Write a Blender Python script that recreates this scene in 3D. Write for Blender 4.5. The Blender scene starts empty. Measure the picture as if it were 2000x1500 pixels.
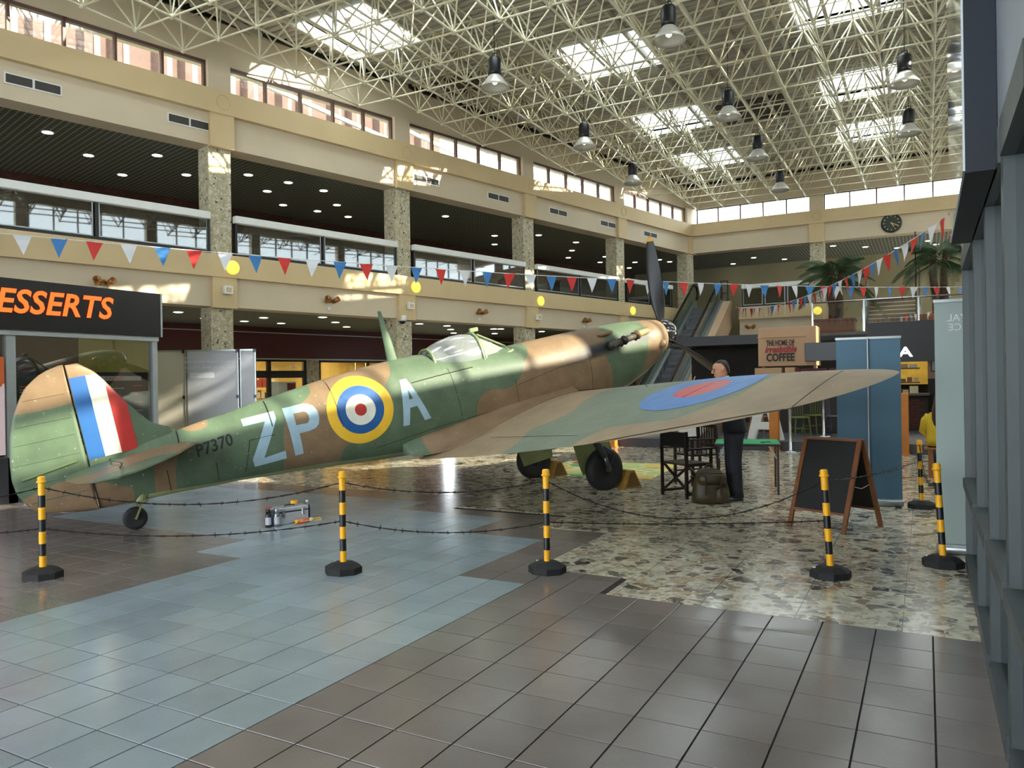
import bpy, bmesh, math, random
from mathutils import Vector, Matrix
from mathutils.bvhtree import BVHTree
R = math.radians
scene = bpy.context.scene
col = scene.collection
# ---------------------------------------------------------------- camera
YAW, PITCH, ROLL, CAMH = R(28.5457), R(-0.1204), R(-0.9257), 1.5273
fw = Vector((-math.sin(YAW) * math.cos(PITCH), math.cos(YAW) * math.cos(PITCH), math.sin(PITCH)))
rt0 = Vector((math.cos(YAW), math.sin(YAW), 0))
up0 = rt0.cross(fw)
rt = math.cos(ROLL) * rt0 + math.sin(ROLL) * up0
up = -math.sin(ROLL) * rt0 + math.cos(ROLL) * up0
CAM = Vector((0, 0, CAMH))
cd = bpy.data.cameras.new('camera')
cam = bpy.data.objects.new('camera', cd)
col.objects.link(cam)
cd.sensor_width = 36
cd.lens = 36 * 1485 / 2000
cd.clip_start = .05
cam.matrix_world = Matrix(((rt.x, up.x, -fw.x, 0), (rt.y, up.y, -fw.y, 0), (rt.z, up.z, -fw.z, CAMH), (0, 0, 0, 1)))
scene.camera = cam
# ---------------------------------------------------------------- light
w = bpy.data.worlds.new('sky')
scene.world = w
w.use_nodes = True
bg = w.node_tree.nodes['Background']
bg.inputs[0].default_value = (.86, .94, 1, 1)
bg.inputs[1].default_value = 6.5
sd = bpy.data.lights.new('sun', 'SUN')
sd.energy = 11
sd.angle = R(.6)
sd.color = (1, .9, .72)
sun = bpy.data.objects.new('sun', sd)
col.objects.link(sun)
SUNV = Vector((-1, -.2, -.53))
sun.rotation_euler = SUNV.to_track_quat('-Z', 'Y').to_euler()
sun.location = (20, 5, 30)
scene.view_settings.view_transform = 'Standard'
scene.view_settings.look = 'None'
scene.view_settings.exposure = 0.85
scene.view_settings.gamma = 1
scene.view_settings.use_curve_mapping = False
# ---------------------------------------------------------------- pixel helpers (2000x1500)
def ray(x, y): return fw + rt * ((x - 1000) / 1485) + up * ((750 - y) / 1485)
def onZ(x, y, z=0.):
    d = ray(x, y); return CAM + d * ((z - CAMH) / d.z)
def onY(x, y, Y):
    d = ray(x, y); return CAM + d * (Y / d.y)
def onX(x, y, X):
    d = ray(x, y); return CAM + d * (X / d.x)
def atdepth(x, y, Z): return CAM + ray(x, y) * Z
# ---------------------------------------------------------------- materials
def lin(c):
    if isinstance(c, str):
        c = [int(c[i:i + 2], 16) / 255 for i in (0, 2, 4)]
    return tuple(((v / 12.92) if v <= .04045 else ((v + .055) / 1.055) ** 2.4) for v in c) + (1,)
class NT:
    def __init__(s, name):
        s.m = bpy.data.materials.new(name); s.m.use_nodes = True
        s.t = s.m.node_tree; s.b = s.t.nodes['Principled BSDF']; s.out = s.t.nodes['Material Output']
    def n(s, typ, **kw):
        nd = s.t.nodes.new(typ)
        for k, v in kw.items():
            if k.startswith('i_'): nd.inputs[int(k[2:]) if k[2:].isdigit() else k[2:].replace('_', ' ')].default_value = v
            else: setattr(nd, k, v)
        return nd
    def l(s, a, b): s.t.links.new(a, b)
    def math(s, op, a, b=None, c=None):
        nd = s.n('ShaderNodeMath', operation=op)
        for i, v in enumerate((a, b, c)):
            if v is None: continue
            if hasattr(v, 'links'): s.l(v, nd.inputs[i])
            else: nd.inputs[i].default_value = v
        return nd.outputs[0]
    def mix(s, f, a, b):
        nd = s.n('ShaderNodeMix', data_type='RGBA')
        for i, v in ((0, f), (6, a), (7, b)):
            if hasattr(v, 'links'): s.l(v, nd.inputs[i])
            else: nd.inputs[i].default_value = v
        return nd.outputs[2]
    def noise(s, scale, detail=3, vec=None, rough=.55):
        nd = s.n('ShaderNodeTexNoise'); nd.inputs['Scale'].default_value = scale
        nd.inputs['Detail'].default_value = detail; nd.inputs['Roughness'].default_value = rough
        if vec is not None: s.l(vec, nd.inputs['Vector'])
        return nd
    def ramp(s, fac, stops):
        nd = s.n('ShaderNodeValToRGB'); e = nd.color_ramp.elements
        while len(e) < len(stops): e.new(.5)
        for k, (p_, c_) in enumerate(stops): e[k].position = p_; e[k].color = c_
        s.l(fac, nd.inputs[0]); return nd.outputs[0]
    def bump(s, h, st=.2, d=.01):
        nd = s.n('ShaderNodeBump'); nd.inputs['Strength'].default_value = st; nd.inputs['Distance'].default_value = d
        s.l(h, nd.inputs['Height']); s.l(nd.outputs[0], s.b.inputs['Normal'])
    def obj(s): return s.n('ShaderNodeTexCoord').outputs['Object']
    def pos(s): return s.n('ShaderNodeNewGeometry').outputs['Position']
MATS = {}
def mat(name, c, rough=.6, metal=0., var=.08, scale=6., emit=0., spec=.5, trans=0., coat=0.):
    if name in MATS: return MATS[name]
    t = NT(name); c = lin(c)
    if var > 0:
        nz = t.noise(scale, 4, t.obj())
        lo = tuple(v * (1 - var) for v in c[:3]) + (1,); hi = tuple(min(1, v * (1 + var)) for v in c[:3]) + (1,)
        cc = t.ramp(nz.outputs[0], [(.3, lo), (.7, hi)])
        t.l(cc, t.b.inputs['Base Color'])
    else: t.b.inputs['Base Color'].default_value = c
    t.b.inputs['Roughness'].default_value = rough
    t.b.inputs['Metallic'].default_value = metal
    t.b.inputs['Specular IOR Level'].default_value = spec
    t.b.inputs['Coat Weight'].default_value = coat
    if trans: t.b.inputs['Transmission Weight'].default_value = trans
    if emit:
        t.b.inputs['Emission Color'].default_value = c; t.b.inputs['Emission Strength'].default_value = emit
    MATS[name] = t.m
    return t.m
def glassmat(name, tint=(.9, .95, .95), refl=.12, rough=.02, opac=0.):
    if name in MATS: return MATS[name]
    t = NT(name); t.t.nodes.remove(t.b)
    tr = t.n('ShaderNodeBsdfTransparent'); tr.inputs[0].default_value = tint + (1,)
    gl = t.n('ShaderNodeBsdfGlossy'); gl.inputs['Roughness'].default_value = rough
    fr = t.n('ShaderNodeFresnel'); fr.inputs[0].default_value = 1.5
    gb_ = t.n('ShaderNodeNewGeometry')
    f = t.math('ADD', t.math('MULTIPLY', fr.outputs[0], t.math('SUBTRACT', 1., gb_.outputs['Backfacing'])), refl)
    mx = t.n('ShaderNodeMixShader'); t.l(f, mx.inputs[0]); t.l(tr.outputs[0], mx.inputs[1]); t.l(gl.outputs[0], mx.inputs[2])
    o = mx.outputs[0]
    if opac:
        df = t.n('ShaderNodeBsdfDiffuse'); df.inputs[0].default_value = (.75, .78, .8, 1)
        m2 = t.n('ShaderNodeMixShader'); m2.inputs[0].default_value = opac; t.l(o, m2.inputs[1]); t.l(df.outputs[0], m2.inputs[2]); o = m2.outputs[0]
    t.l(o, t.out.inputs[0]); MATS[name] = t.m
    return t.m
# ---------------------------------------------------------------- mesh builder
class MB:
    def __init__(s): s.v = []; s.f = []; s.mi = []; s.cur = 0; s.sm = []; s.smooth = False
    def add(s, vs, fs, M=None):
        o = len(s.v)
        s.v += [tuple(M @ Vector(v)) for v in vs] if M is not None else [tuple(v) for v in vs]
        for f in fs: s.f.append([o + i for i in f]); s.mi.append(s.cur); s.sm.append(s.smooth)
        return s
    def box(s, a, b, M=None):
        x0, y0, z0 = a; x1, y1, z1 = b
        return s.add([(x0, y0, z0), (x1, y0, z0), (x1, y1, z0), (x0, y1, z0), (x0, y0, z1), (x1, y0, z1), (x1, y1, z1), (x0, y1, z1)],
                     [(0, 3, 2, 1), (4, 5, 6, 7), (0, 1, 5, 4), (1, 2, 6, 5), (2, 3, 7, 6), (3, 0, 4, 7)], M)
    def cbox(s, c, d, M=None):
        return s.box([c[i] - d[i] / 2 for i in range(3)], [c[i] + d[i] / 2 for i in range(3)], M)
    def bbox(s, a, b, bev=.01, M=None):          # box with chamfered vertical + top edges
        x0, y0, z0 = a; x1, y1, z1 = b; e = bev
        def ring(i, z): return [(x0 + i, y0 + e + i, z), (x0 + e + i, y0 + i, z), (x1 - e - i, y0 + i, z), (x1 - i, y0 + e + i, z), (x1 - i, y1 - e - i, z), (x1 - e - i, y1 - i, z), (x0 + e + i, y1 - i, z), (x0 + i, y1 - e - i, z)]
        rs = [ring(e, z0), ring(0, z0 + e), ring(0, z1 - e), ring(e, z1)]
        vs = sum(rs, []); fs = [tuple(range(7, -1, -1)), tuple(range(24, 32))]
        for k in range(3):
            for i in range(8): j = (i + 1) % 8; fs.append((k * 8 + i, k * 8 + j, k * 8 + 8 + j, k * 8 + 8 + i))
        return s.add(vs, fs, M)
    def beam(s, p, q, w, h=None, upv=(0, 0, 1), M=None):
        p = Vector(p); q = Vector(q); h = h or w; d = (q - p).normalized(); u = Vector(upv)
        if abs(d.dot(u)) > .98: u = Vector((1, 0, 0))
        x = d.cross(u).normalized(); y = x.cross(d)
        vs = [pt + x * a * w / 2 + y * b * h / 2 for pt in (p, q) for a, b in ((-1, -1), (1, -1), (1, 1), (-1, 1))]
        return s.add(vs, [(3, 2, 1, 0), (4, 5, 6, 7), (0, 1, 5, 4), (1, 2, 6, 5), (2, 3, 7, 6), (3, 0, 4, 7)], M)
    def tube(s, pts, r, n=8, cap=True, closed=False, M=None):
        pts = [Vector(p) for p in pts]; m = len(pts); rs = r if isinstance(r, (list, tuple)) else [r] * m
        prev = None; vs = []
        for i, p in enumerate(pts):
            d = (pts[(i + 1) % m] - pts[i - 1]) if closed or 0 < i < m - 1 else (pts[1] - pts[0] if i == 0 else pts[-1] - pts[-2])
            d.normalize()
            if prev is None:
                x = d.cross(Vector((0, 0, 1)))
                if x.length < .05: x = d.cross(Vector((1, 0, 0)))
            else: x = prev - d * prev.dot(d)
            x.normalize(); prev = x; y = d.cross(x)
            vs += [p + (x * math.cos(2 * math.pi * k / n) + y * math.sin(2 * math.pi * k / n)) * rs[i] for k in range(n)]
        fs = []
        for i in range(m if closed else m - 1):
            a = i * n; b = ((i + 1) % m) * n
            for k in range(n): j = (k + 1) % n; fs.append((a + k, a + j, b + j, b + k))
        if cap and not closed: fs += [tuple(range(n - 1, -1, -1)), tuple(range((m - 1) * n, m * n))]
        return s.add(vs, fs, M)
    def lathe(s, prof, n=20, M=None, cap=True):
        vs = []; fs = []
        for (r, z) in prof: vs += [(r * math.cos(2 * math.pi * k / n), r * math.sin(2 * math.pi * k / n), z) for k in range(n)]
        for i in range(len(prof) - 1):
            for k in range(n): j = (k + 1) % n; fs.append((i * n + k, i * n + j, i * n + n + j, i * n + n + k))
        if cap: fs += [tuple(range(n - 1, -1, -1)), tuple(range((len(prof) - 1) * n, len(prof) * n))]
        return s.add(vs, fs, M)
    def prism(s, poly, axis, a, b, M=None):      # poly 2D in the two other axes
        k = len(poly)
        def mk(p, t):
            if axis == 0: return (t, p[0], p[1])
            if axis == 1: return (p[0], t, p[1])
            return (p[0], p[1], t)
        vs = [mk(p, a) for p in poly] + [mk(p, b) for p in poly]
        fs = [tuple(range(k - 1, -1, -1)), tuple(range(k, 2 * k))] + [(i, (i + 1) % k, k + (i + 1) % k, k + i) for i in range(k)]
        return s.add(vs, fs, M)
    def mesh(s, name, mats):
        me = bpy.data.meshes.new(name); me.from_pydata(s.v, [], s.f); me.update()
        for m in (mats if isinstance(mats, (list, tuple)) else [mats]): me.materials.append(m)
        me.polygons.foreach_set('material_index', s.mi); me.polygons.foreach_set('use_smooth', s.sm)
        bm = bmesh.new(); bm.from_mesh(me); bmesh.ops.recalc_face_normals(bm, faces=bm.faces); bm.to_mesh(me); bm.free()
        return me
    def build(s, name, mats, parent=None):
        return link(name, s.mesh(name, mats), parent)
def link(name, me, parent=None):
    o = bpy.data.objects.new(name, me); col.objects.link(o)
    if parent is not None: o.parent = parent
    return o
def tag(o, label=None, cat=None, group=None, kind=None):
    if label: o['label'] = label
    if cat: o['category'] = cat
    if group: o['group'] = group
    if kind: o['kind'] = kind
    return o
def thing(name, label, cat, loc=(0, 0, 0), rz=0, group=None, kind=None):
    o = bpy.data.objects.new(name, None); col.objects.link(o); o.empty_display_size = .1
    o.location = loc; o.rotation_euler = (0, 0, rz)
    return tag(o, label, cat, group, kind)
def copy_tree(o, parent=None):
    c = o.copy(); col.objects.link(c); c.parent = parent
    for ch in list(o.children): copy_tree(ch, c)
    return c
def text_mesh(body, size, extr=.0, font_bold=0., shear=0., align='LEFT', spacing=1.):
    cu = bpy.data.curves.new('t', 'FONT'); cu.body = body; cu.size = size; cu.extrude = extr; cu.offset = font_bold
    cu.shear = shear; cu.align_x = align; cu.space_character = spacing; cu.resolution_u = 3
    ob = bpy.data.objects.new('t', cu); col.objects.link(ob)
    dg = bpy.context.evaluated_depsgraph_get()
    me = bpy.data.meshes.new_from_object(ob.evaluated_get(dg))
    bpy.data.objects.remove(ob); bpy.data.curves.remove(cu)
    return me
def text_obj(name, body, size, m, parent, M, extr=.004, **kw):
    me = text_mesh(body, size, extr, **kw); me.transform(M); me.materials.clear(); me.materials.append(m)
    return link(name, me, parent)
UPRIGHT = Matrix.Rotation(R(90), 4, 'X')       # text lying in XY -> standing in XZ, read from -Y
# ---------------------------------------------------------------- palette
cream = mat('cream_paint', 'ccb488', .6, var=.04, scale=1.5)
cream2 = mat('pale_paint', 'cbbb9f', .65, var=.04, scale=1.2)
white = mat('white_paint', 'dcdcd6', .45, var=.03)
alu = mat('brushed_aluminium', 'a2a8a8', .38, .75, var=.06)
alud = mat('grey_anodised_frame', '464c4d', .45, .35, var=.06)
black = mat('black_satin', '0b0b0d', .4, var=.1)
blackm = mat('black_rubber', '111112', .75, var=.15)
brownfr = mat('brown_window_frame', '5c4338', .5, var=.08)
darkfr = mat('dark_rail_frame', '1c1b1e', .35, .3, var=.1)
steel = mat('stainless_steel', 'b9bcbd', .25, .9, var=.04)
glass = glassmat('clear_glass', (.93, .96, .95), .05)
glassd = glassmat('balustrade_glass', (.5, .54, .56), .05)
glasss = glassmat('skylight_glass', (.93, .97, 1.), .02)
yellowp = mat('yellow_plastic', 'e3a315', .4, var=.05)
def stone_mat():
    t = NT('exposed_aggregate_stone'); o = t.pos()
    v = t.n('ShaderNodeTexVoronoi'); v.inputs['Scale'].default_value = 14; v.inputs['Randomness'].default_value = 1; t.l(o, v.inputs['Vector'])
    sel = t.n('ShaderNodeSeparateColor'); t.l(v.outputs['Color'], sel.inputs[0])
    nz = t.noise(9, 5, o)
    base = t.ramp(nz.outputs[0], [(.3, lin('978e72')), (.7, lin('c0b694'))])
    chip = t.math('MULTIPLY', t.math('LESS_THAN', sel.outputs[0], .16), t.math('LESS_THAN', v.outputs['Distance'], .42))
    c = t.mix(chip, base, lin('57503f'))
    v2 = t.n('ShaderNodeTexVoronoi'); v2.inputs['Scale'].default_value = 30; t.l(o, v2.inputs['Vector'])
    s2 = t.n('ShaderNodeSeparateColor'); t.l(v2.outputs['Color'], s2.inputs[0])
    c = t.mix(t.math('MULTIPLY', t.math('LESS_THAN', s2.outputs[1], .2), .6), c, lin('d6d2c4'))
    t.l(c, t.b.inputs['Base Color']); t.b.inputs['Roughness'].default_value = .6
    t.bump(nz.outputs[0], .4, .02); return t.m
stone = stone_mat()
# ================================================================ FLOOR
def tile_mat(name, c, rough):
    t = NT(name); oi = t.n('ShaderNodeObjectInfo'); p = t.pos()
    nz = t.noise(2.2, 4, p); n2 = t.noise(60, 3, p)
    a = lin(c); lo = tuple(v * .82 for v in a[:3]) + (1,); hi = tuple(min(1, v * 1.15) for v in a[:3]) + (1,)
    cc = t.ramp(t.math('ADD', t.math('MULTIPLY', nz.outputs[0], .6), t.math('ADD', t.math('MULTIPLY', n2.outputs[0], .2), t.math('MULTIPLY', oi.outputs['Random'], .25))), [(.3, lo), (.75, hi)])
    t.l(cc, t.b.inputs['Base Color'])
    r = t.math('MULTIPLY_ADD', nz.outputs[0], .16, rough - .08); t.l(r, t.b.inputs['Roughness'])
    t.b.inputs['Specular IOR Level'].default_value = .75
    t.bump(n2.outputs[0], .04, .003); return t.m
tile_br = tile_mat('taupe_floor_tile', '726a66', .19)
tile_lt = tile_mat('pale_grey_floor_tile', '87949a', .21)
grout = mat('dark_grout', '161311', .9, var=.2)
def terrazzo_mat():
    t = NT('terrazzo'); p = t.pos()
    # squash noise so chips look elongated and irregular
    nz = t.noise(3, 3, p); wob = t.n('ShaderNodeVectorMath', operation='MULTIPLY_ADD')
    t.l(nz.outputs['Color'], wob.inputs[0]); wob.inputs[1].default_value = (.12, .12, 0); t.l(p, wob.inputs[2])
    def chips(scale, thr, dist):
        v = t.n('ShaderNodeTexVoronoi'); v.inputs['Scale'].default_value = scale; t.l(wob.outputs[0], v.inputs['Vector'])
        e = t.n('ShaderNodeTexVoronoi', feature='DISTANCE_TO_EDGE'); e.inputs['Scale'].default_value = scale; t.l(wob.outputs[0], e.inputs['Vector'])
        s_ = t.n('ShaderNodeSeparateColor'); t.l(v.outputs['Color'], s_.inputs[0])
        return t.math('MULTIPLY', t.math('LESS_THAN', s_.outputs[0], thr), t.math('GREATER_THAN', e.outputs['Distance'], dist)), s_
    base = t.ramp(t.noise(5, 5, p).outputs[0], [(.3, lin('aaa48e')), (.7, lin('cfc8b0'))])
    m1, s1 = chips(12, .62, .06)
    c1 = t.ramp(s1.outputs[1], [(0, lin('d8d2bf')), (.3, lin('a59c86')), (.5, lin('8b8578')), (.68, lin('b39a78')), (.82, lin('77706a')), (1, lin('4a433f'))])
    c = t.mix(m1, base, c1)
    m2, s2 = chips(7.5, .3, .07)
    c2 = t.ramp(s2.outputs[1], [(0, lin('cfc8b6')), (.35, lin('8d8577')), (.6, lin('5b534e')), (.8, lin('2f2b2c')), (1, lin('a5835f'))])
    c = t.mix(m2, c, c2)
    m3, s3 = chips(30, .5, .05)
    c = t.mix(t.math('MULTIPLY', m3, .5), c, t.ramp(s3.outputs[1], [(0, lin('3c3733')), (.5, lin('958c79')), (1, lin('e2dcca'))]))
    sx = t.n('ShaderNodeSeparateXYZ'); t.l(p, sx.inputs[0])
    jx = t.math('LESS_THAN', t.math('FRACT', t.math('MULTIPLY_ADD', sx.outputs[0], 1 / .61, .24)), .008)
    c = t.mix(t.math('MULTIPLY', jx, .85), c, lin('2a2624'))
    t.l(c, t.b.inputs['Base Color']); t.b.inputs['Roughness'].default_value = .17
    t.b.inputs['Specular IOR Level'].default_value = .55
    return t.m
terrazzo = terrazzo_mat()
fl = MB().box((-24, -8, -.3), (9, 40, -.0035)).build('floor', grout)
tag(fl, 'shopping centre floor of taupe and pale grey tiles with terrazzo', 'floor', kind='structure')
TZ = [(5.09, 5.565, -2.03), (5.565, 7.145, -2.83), (7.145, 7.9, -3.585), (7.9, 8.69, -5.14), (8.69, 40, -24)]
tz = MB()
for y0, y1, x0 in TZ: tz.box((x0, y0, -.019), (9, y1, .0012))
tz.build('terrazzo_slab', terrazzo, fl)
def in_tz(x, y): return any(y0 <= y < y1 and x > x0 for y0, y1, x0 in TZ)
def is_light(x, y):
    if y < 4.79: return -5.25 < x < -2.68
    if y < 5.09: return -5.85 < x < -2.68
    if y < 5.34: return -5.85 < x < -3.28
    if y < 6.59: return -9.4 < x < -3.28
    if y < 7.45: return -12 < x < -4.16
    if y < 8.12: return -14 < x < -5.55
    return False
cells = []
for i in range(-1, 60):
    for j in range(-12, 40):
        x1 = .0178 - .3 * i; y1 = 5.09 - .3 * j; cx, cy = x1 - .15, y1 + .15
        if cy > 8.69 or cx < -16 or cx > .3 or cy < -2 or in_tz(cx, cy): continue
        d = (Vector((cx, cy, 0)) - CAM); z = d.dot(fw)
        vis = z > .5 and abs(d.dot(rt) / z) < .72 and abs(d.dot(up) / z) < .54
        cells.append((0 if vis else 1, d.length, cx, cy))
cells.sort()
def tile_mesh(m):
    g = .1463
    return MB().add([(-g, -g, -.006), (g, -g, -.006), (g, g, -.006), (-g, g, -.006), (-g, -g, -.0015), (g, -g, -.0015), (g, g, -.0015), (-g, g, -.0015), (-g + .0008, -g + .0008, 0), (g - .0008, -g + .0008, 0), (g - .0008, g - .0008, 0), (-g + .0008, g - .0008, 0)],
                    [(0, 1, 5, 4), (1, 2, 6, 5), (2, 3, 7, 6), (3, 0, 4, 7), (4, 5, 9, 8), (5, 6, 10, 9), (6, 7, 11, 10), (7, 4, 8, 11), (8, 9, 10, 11)]).mesh('tile', m)
tm = {True: tile_mesh(tile_lt), False: tile_mesh(tile_br)}
far_t = {True: MB(), False: MB()}
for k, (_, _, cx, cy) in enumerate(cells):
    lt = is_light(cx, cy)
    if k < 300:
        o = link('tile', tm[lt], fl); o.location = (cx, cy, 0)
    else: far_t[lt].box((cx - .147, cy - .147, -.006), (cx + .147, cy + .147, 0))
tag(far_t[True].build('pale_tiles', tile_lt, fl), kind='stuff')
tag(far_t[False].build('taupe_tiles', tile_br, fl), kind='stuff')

# ================================================================ LEFT AND FAR WALLS
# local frame: x = along the wall, y = depth away from the hall, z up
CX, CY = -8.33, 30.75
Z_LB, Z_LL, Z_FL, Z_R0, Z_R1, Z_UB, Z_UL, Z_SI, Z_WT, Z_RF = 3.24, 3.86, 4.34, 5.06, 5.22, 6.65, 7.33, 7.82, 8.47, 9.6
DEPTH = 5.6
def brick_mat():
    t = NT('dark_brick'); tc = t.obj()
    mp = t.n('ShaderNodeMapping'); mp.inputs['Rotation'].default_value = (R(90), 0, 0); t.l(tc, mp.inputs[0])
    b = t.n('ShaderNodeTexBrick'); b.inputs['Scale'].default_value = 4.4; b.inputs['Color1'].default_value = lin('54301f'); b.inputs['Color2'].default_value = lin('3d2318'); b.inputs['Mortar'].default_value = lin('2a1c16')
    b.inputs['Mortar Size'].default_value = .015
    t.l(mp.outputs[0], b.inputs['Vector']); t.l(b.outputs[0], t.b.inputs['Base Color']); t.b.inputs['Roughness'].default_value = .8
    return t.m
brick = brick_mat()
def grid_ceiling_mat():
    t = NT('open_cell_ceiling'); s_ = t.n('ShaderNodeSeparateXYZ'); t.l(t.obj(), s_.inputs[0])
    a = t.math('LESS_THAN', t.math('FRACT', t.math('MULTIPLY', s_.outputs[0], 8)), .3)
    b = t.math('LESS_THAN', t.math('FRACT', t.math('MULTIPLY', s_.outputs[1], 8)), .3)
    c = t.mix(t.math('MAXIMUM', a, b), lin('34372f'), lin('8d9182'))
    t.l(c, t.b.inputs['Base Color']); t.b.inputs['Roughness'].default_value = .7; return t.m
gridceil = grid_ceiling_mat()
redfascia = mat('maroon_fascia', '4a1014', .45, var=.1, scale=1.)
ventm = mat('vent_dark', '3a352f', .6, var=.1)
discm = mat('yellow_lamp_disc', 'f0dc58', .5, var=.04, emit=.55)
bronze = mat('bronze_lamp', '9a6a35', .4, .5, var=.15)
def wall_shell(root, cols, x0, x1, floor_rng, ext):
    """mass of one hall side: beams, ledges, pilasters, columns, slabs, upper wall"""
    b = MB(); b.box((x0, 0, Z_UB), (x1, .5, Z_SI)); b.build('upper_beam', cream2, root)
    MB().box((x0, -.13, Z_UL), (x1, 0, Z_SI)).build('upper_ledge', cream, root)
    b = MB().box((x0, .12, Z_WT), (x1, .5, Z_RF)); b.build('upper_wall', cream2, root)
    MB().box((x0, .06, Z_RF - .22), (x1, .12, Z_RF - .05)).build('roof_edge_shadow_gap', black, root)
    fx0, fx1 = floor_rng
    MB().box((fx0, 0, Z_LB), (fx1, .5, Z_FL)).build('lower_beam', cream2, root)
    MB().box((fx0, -.13, Z_LL), (fx1, 0, Z_FL)).build('lower_ledge', cream, root)
    MB().box((fx0, .5, Z_FL - .35), (fx1, DEPTH + .3, Z_FL - .02)).build('gallery_slab', cream2, root)
    MB().box((x0 - ext[0], .5, Z_UB + .14 + ext[2]), (x1 + ext[1], DEPTH + .3, Z_UB + .2)).build('gallery_ceiling', gridceil, root)
    MB().box((fx0, .5, Z_LB + .06), (fx1 + ext[1], DEPTH + .3, Z_LB + .12)).build('lower_ceiling', gridceil, root)
    for c in cols:
        m = MB().box((c - .27, -.1, Z_UB - .03), (c + .27, 0, Z_UL)); m.build('pilaster', cream, root)
        m = MB().box((c - .25, .0, Z_WT - .7), (c + .25, .3, Z_WT + .02)); m.build('pier', cream2, root)
        m = MB().bbox((c - .26, .03, Z_FL - .02), (c + .24, .5, Z_UB), .008); m.build('column', stone, root)
        ring = [(.15 * math.cos(a), .15 * math.sin(a)) for a in [k * math.pi / 16 for k in range(32)]]
        MB().tube([(c + .02 + p[0], -.135, 7.58 + p[1]) for p in ring], .012, 6, closed=True).build('ring_moulding', cream, root)
        if fx0 <= c <= fx1:
            MB().box((c - .27, -.1, Z_LB - .03), (c + .27, 0, Z_LL)).build('pilaster', cream, root)
            MB().bbox((c - .26, .03, 0), (c + .24, .5, Z_LB), .008).build('column', stone, root)
win_n = [0]
def window(root_loc, root_rz, x0, x1, n, side):
    win_n[0] += 1
    o = thing('window_%d' % win_n[0], None, None, root_loc, root_rz, kind='structure')
    tag(o, 'clerestory window strip of %d panes, number %d along the %s' % (n, win_n[0] if side == 'left' else win_n[0] - 6, 'long left wall from the near end' if side == 'left' else 'far end wall from the corner'), 'window')
    f = MB(); t = .05
    f.box((x0, .1, Z_WT - .07), (x1, .2, Z_WT)); f.box((x0, .1, Z_SI), (x1, .2, Z_SI + .03))
    f.box((x0, .1, Z_SI), (x0 + t, .2, Z_WT)); f.box((x1 - t, .1, Z_SI), (x1, .2, Z_WT)); f.build('frame', brownfr, o)
    wd = (x1 - x0) / n
    for k in range(n):
        if k: MB().box((x0 + wd * k - .025, .1, Z_SI), (x0 + wd * k + .025, .2, Z_WT)).build('mullion', brownfr, o)
        MB().box((x0 + wd * k + .02, .145, Z_SI + .02), (x0 + wd * (k + 1) - .02, .153, Z_WT - .05)).build('pane', glass, o)
def balustrade(name, label, loc, rz, x0, x1, panes=2):
    o = thing(name, label, 'railing', loc, rz, group='glass balustrades along the upper gallery')
    MB().bbox((x0, -.1, Z_R0), (x1, .06, Z_R1), .015).build('top_rail', white, o)
    MB().box((x0, -.05, Z_FL), (x1, .03, Z_FL + .07)).build('bottom_rail', darkfr, o)
    w_ = (x1 - x0) / panes
    for k in range(panes + 1):
        xx = min(max(x0 + w_ * k, x0 + .03), x1 - .03)
        MB().box((xx - .025, -.05, Z_FL + .05), (xx + .025, .03, Z_R0)).build('post', darkfr, o)
    for k in range(panes):
        a, b_ = x0 + w_ * k + .05, x0 + w_ * (k + 1) - .05
        MB().box((a, -.012, Z_FL + .09), (b_, -.004, Z_R0 - .02)).build('glass_pane', glassd, o)
        fr = MB()
        for (p, q) in (((a, -.02, Z_FL + .09), (a + .02, .01, Z_R0)), ((b_ - .02, -.02, Z_FL + .09), (b_, .01, Z_R0)), ((a, -.02, Z_FL + .08), (b_, .01, Z_FL + .1))): fr.box(p, q)
        fr.build('pane_trim', alu, o)
RZL = R(76)
LW = (CX, CY, 0)
def locL(p):
    d = Vector(p) - Vector(LW); c, s_ = math.cos(RZL), math.sin(RZL)
    return Vector((d.x * c + d.y * s_, -d.x * s_ + d.y * c, d.z))
def leftpix(x, y, off=0.):     # pixel -> wall-local point on plane y'=off
    n_ = Vector((-math.sin(RZL), math.cos(RZL), 0)); d = ray(x, y)
    t = ((Vector(LW) - CAM).dot(n_) + off) / d.dot(n_); return locL(CAM + d * t)
wl = thing('wall_left', 'long cream gallery wall with stone columns on the left', 'wall', LW, RZL, kind='structure')
wall_shell(wl, (-25, -20, -15, -10, -5, 0), -41, .35, (-41, .35), (0, 4.4, 0))
for b0 in (-30, -25, -20, -15, -10, -5): window(LW, RZL, b0 + .25, b0 + 4.75, 5, 'left')
nm = ['first bay, leftmost in view', 'second bay from the left', 'third bay from the left', 'fourth bay from the left', 'bay nearest the escalator']
for k, b0 in enumerate((-25, -20, -15, -10, -5)):
    balustrade('gallery_balustrade', 'glass balustrade with white rail, left gallery, ' + nm[k], LW, RZL, b0 + .27, b0 + (4.72 if k < 4 else 3.4))
def vent(root, x, z):
    f = MB(); f.box((x - .46, -.02, z - .1), (x + .46, 0, z + .1)); o = f.build('vent', white, root)
    for a, b_ in ((-.43, -.02), (.02, .43)):
        MB().box((x + a, -.026, z - .075), (x + b_, -.018, z + .075)).build('grille', ventm, o)
for px in ((65, 160), (370, 236), (832, 350), (973, 387), (1090, 415), (1187, 439), (1270, 459)):
    p = leftpix(*px); vent(wl, p.x, 7.02)
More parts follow.
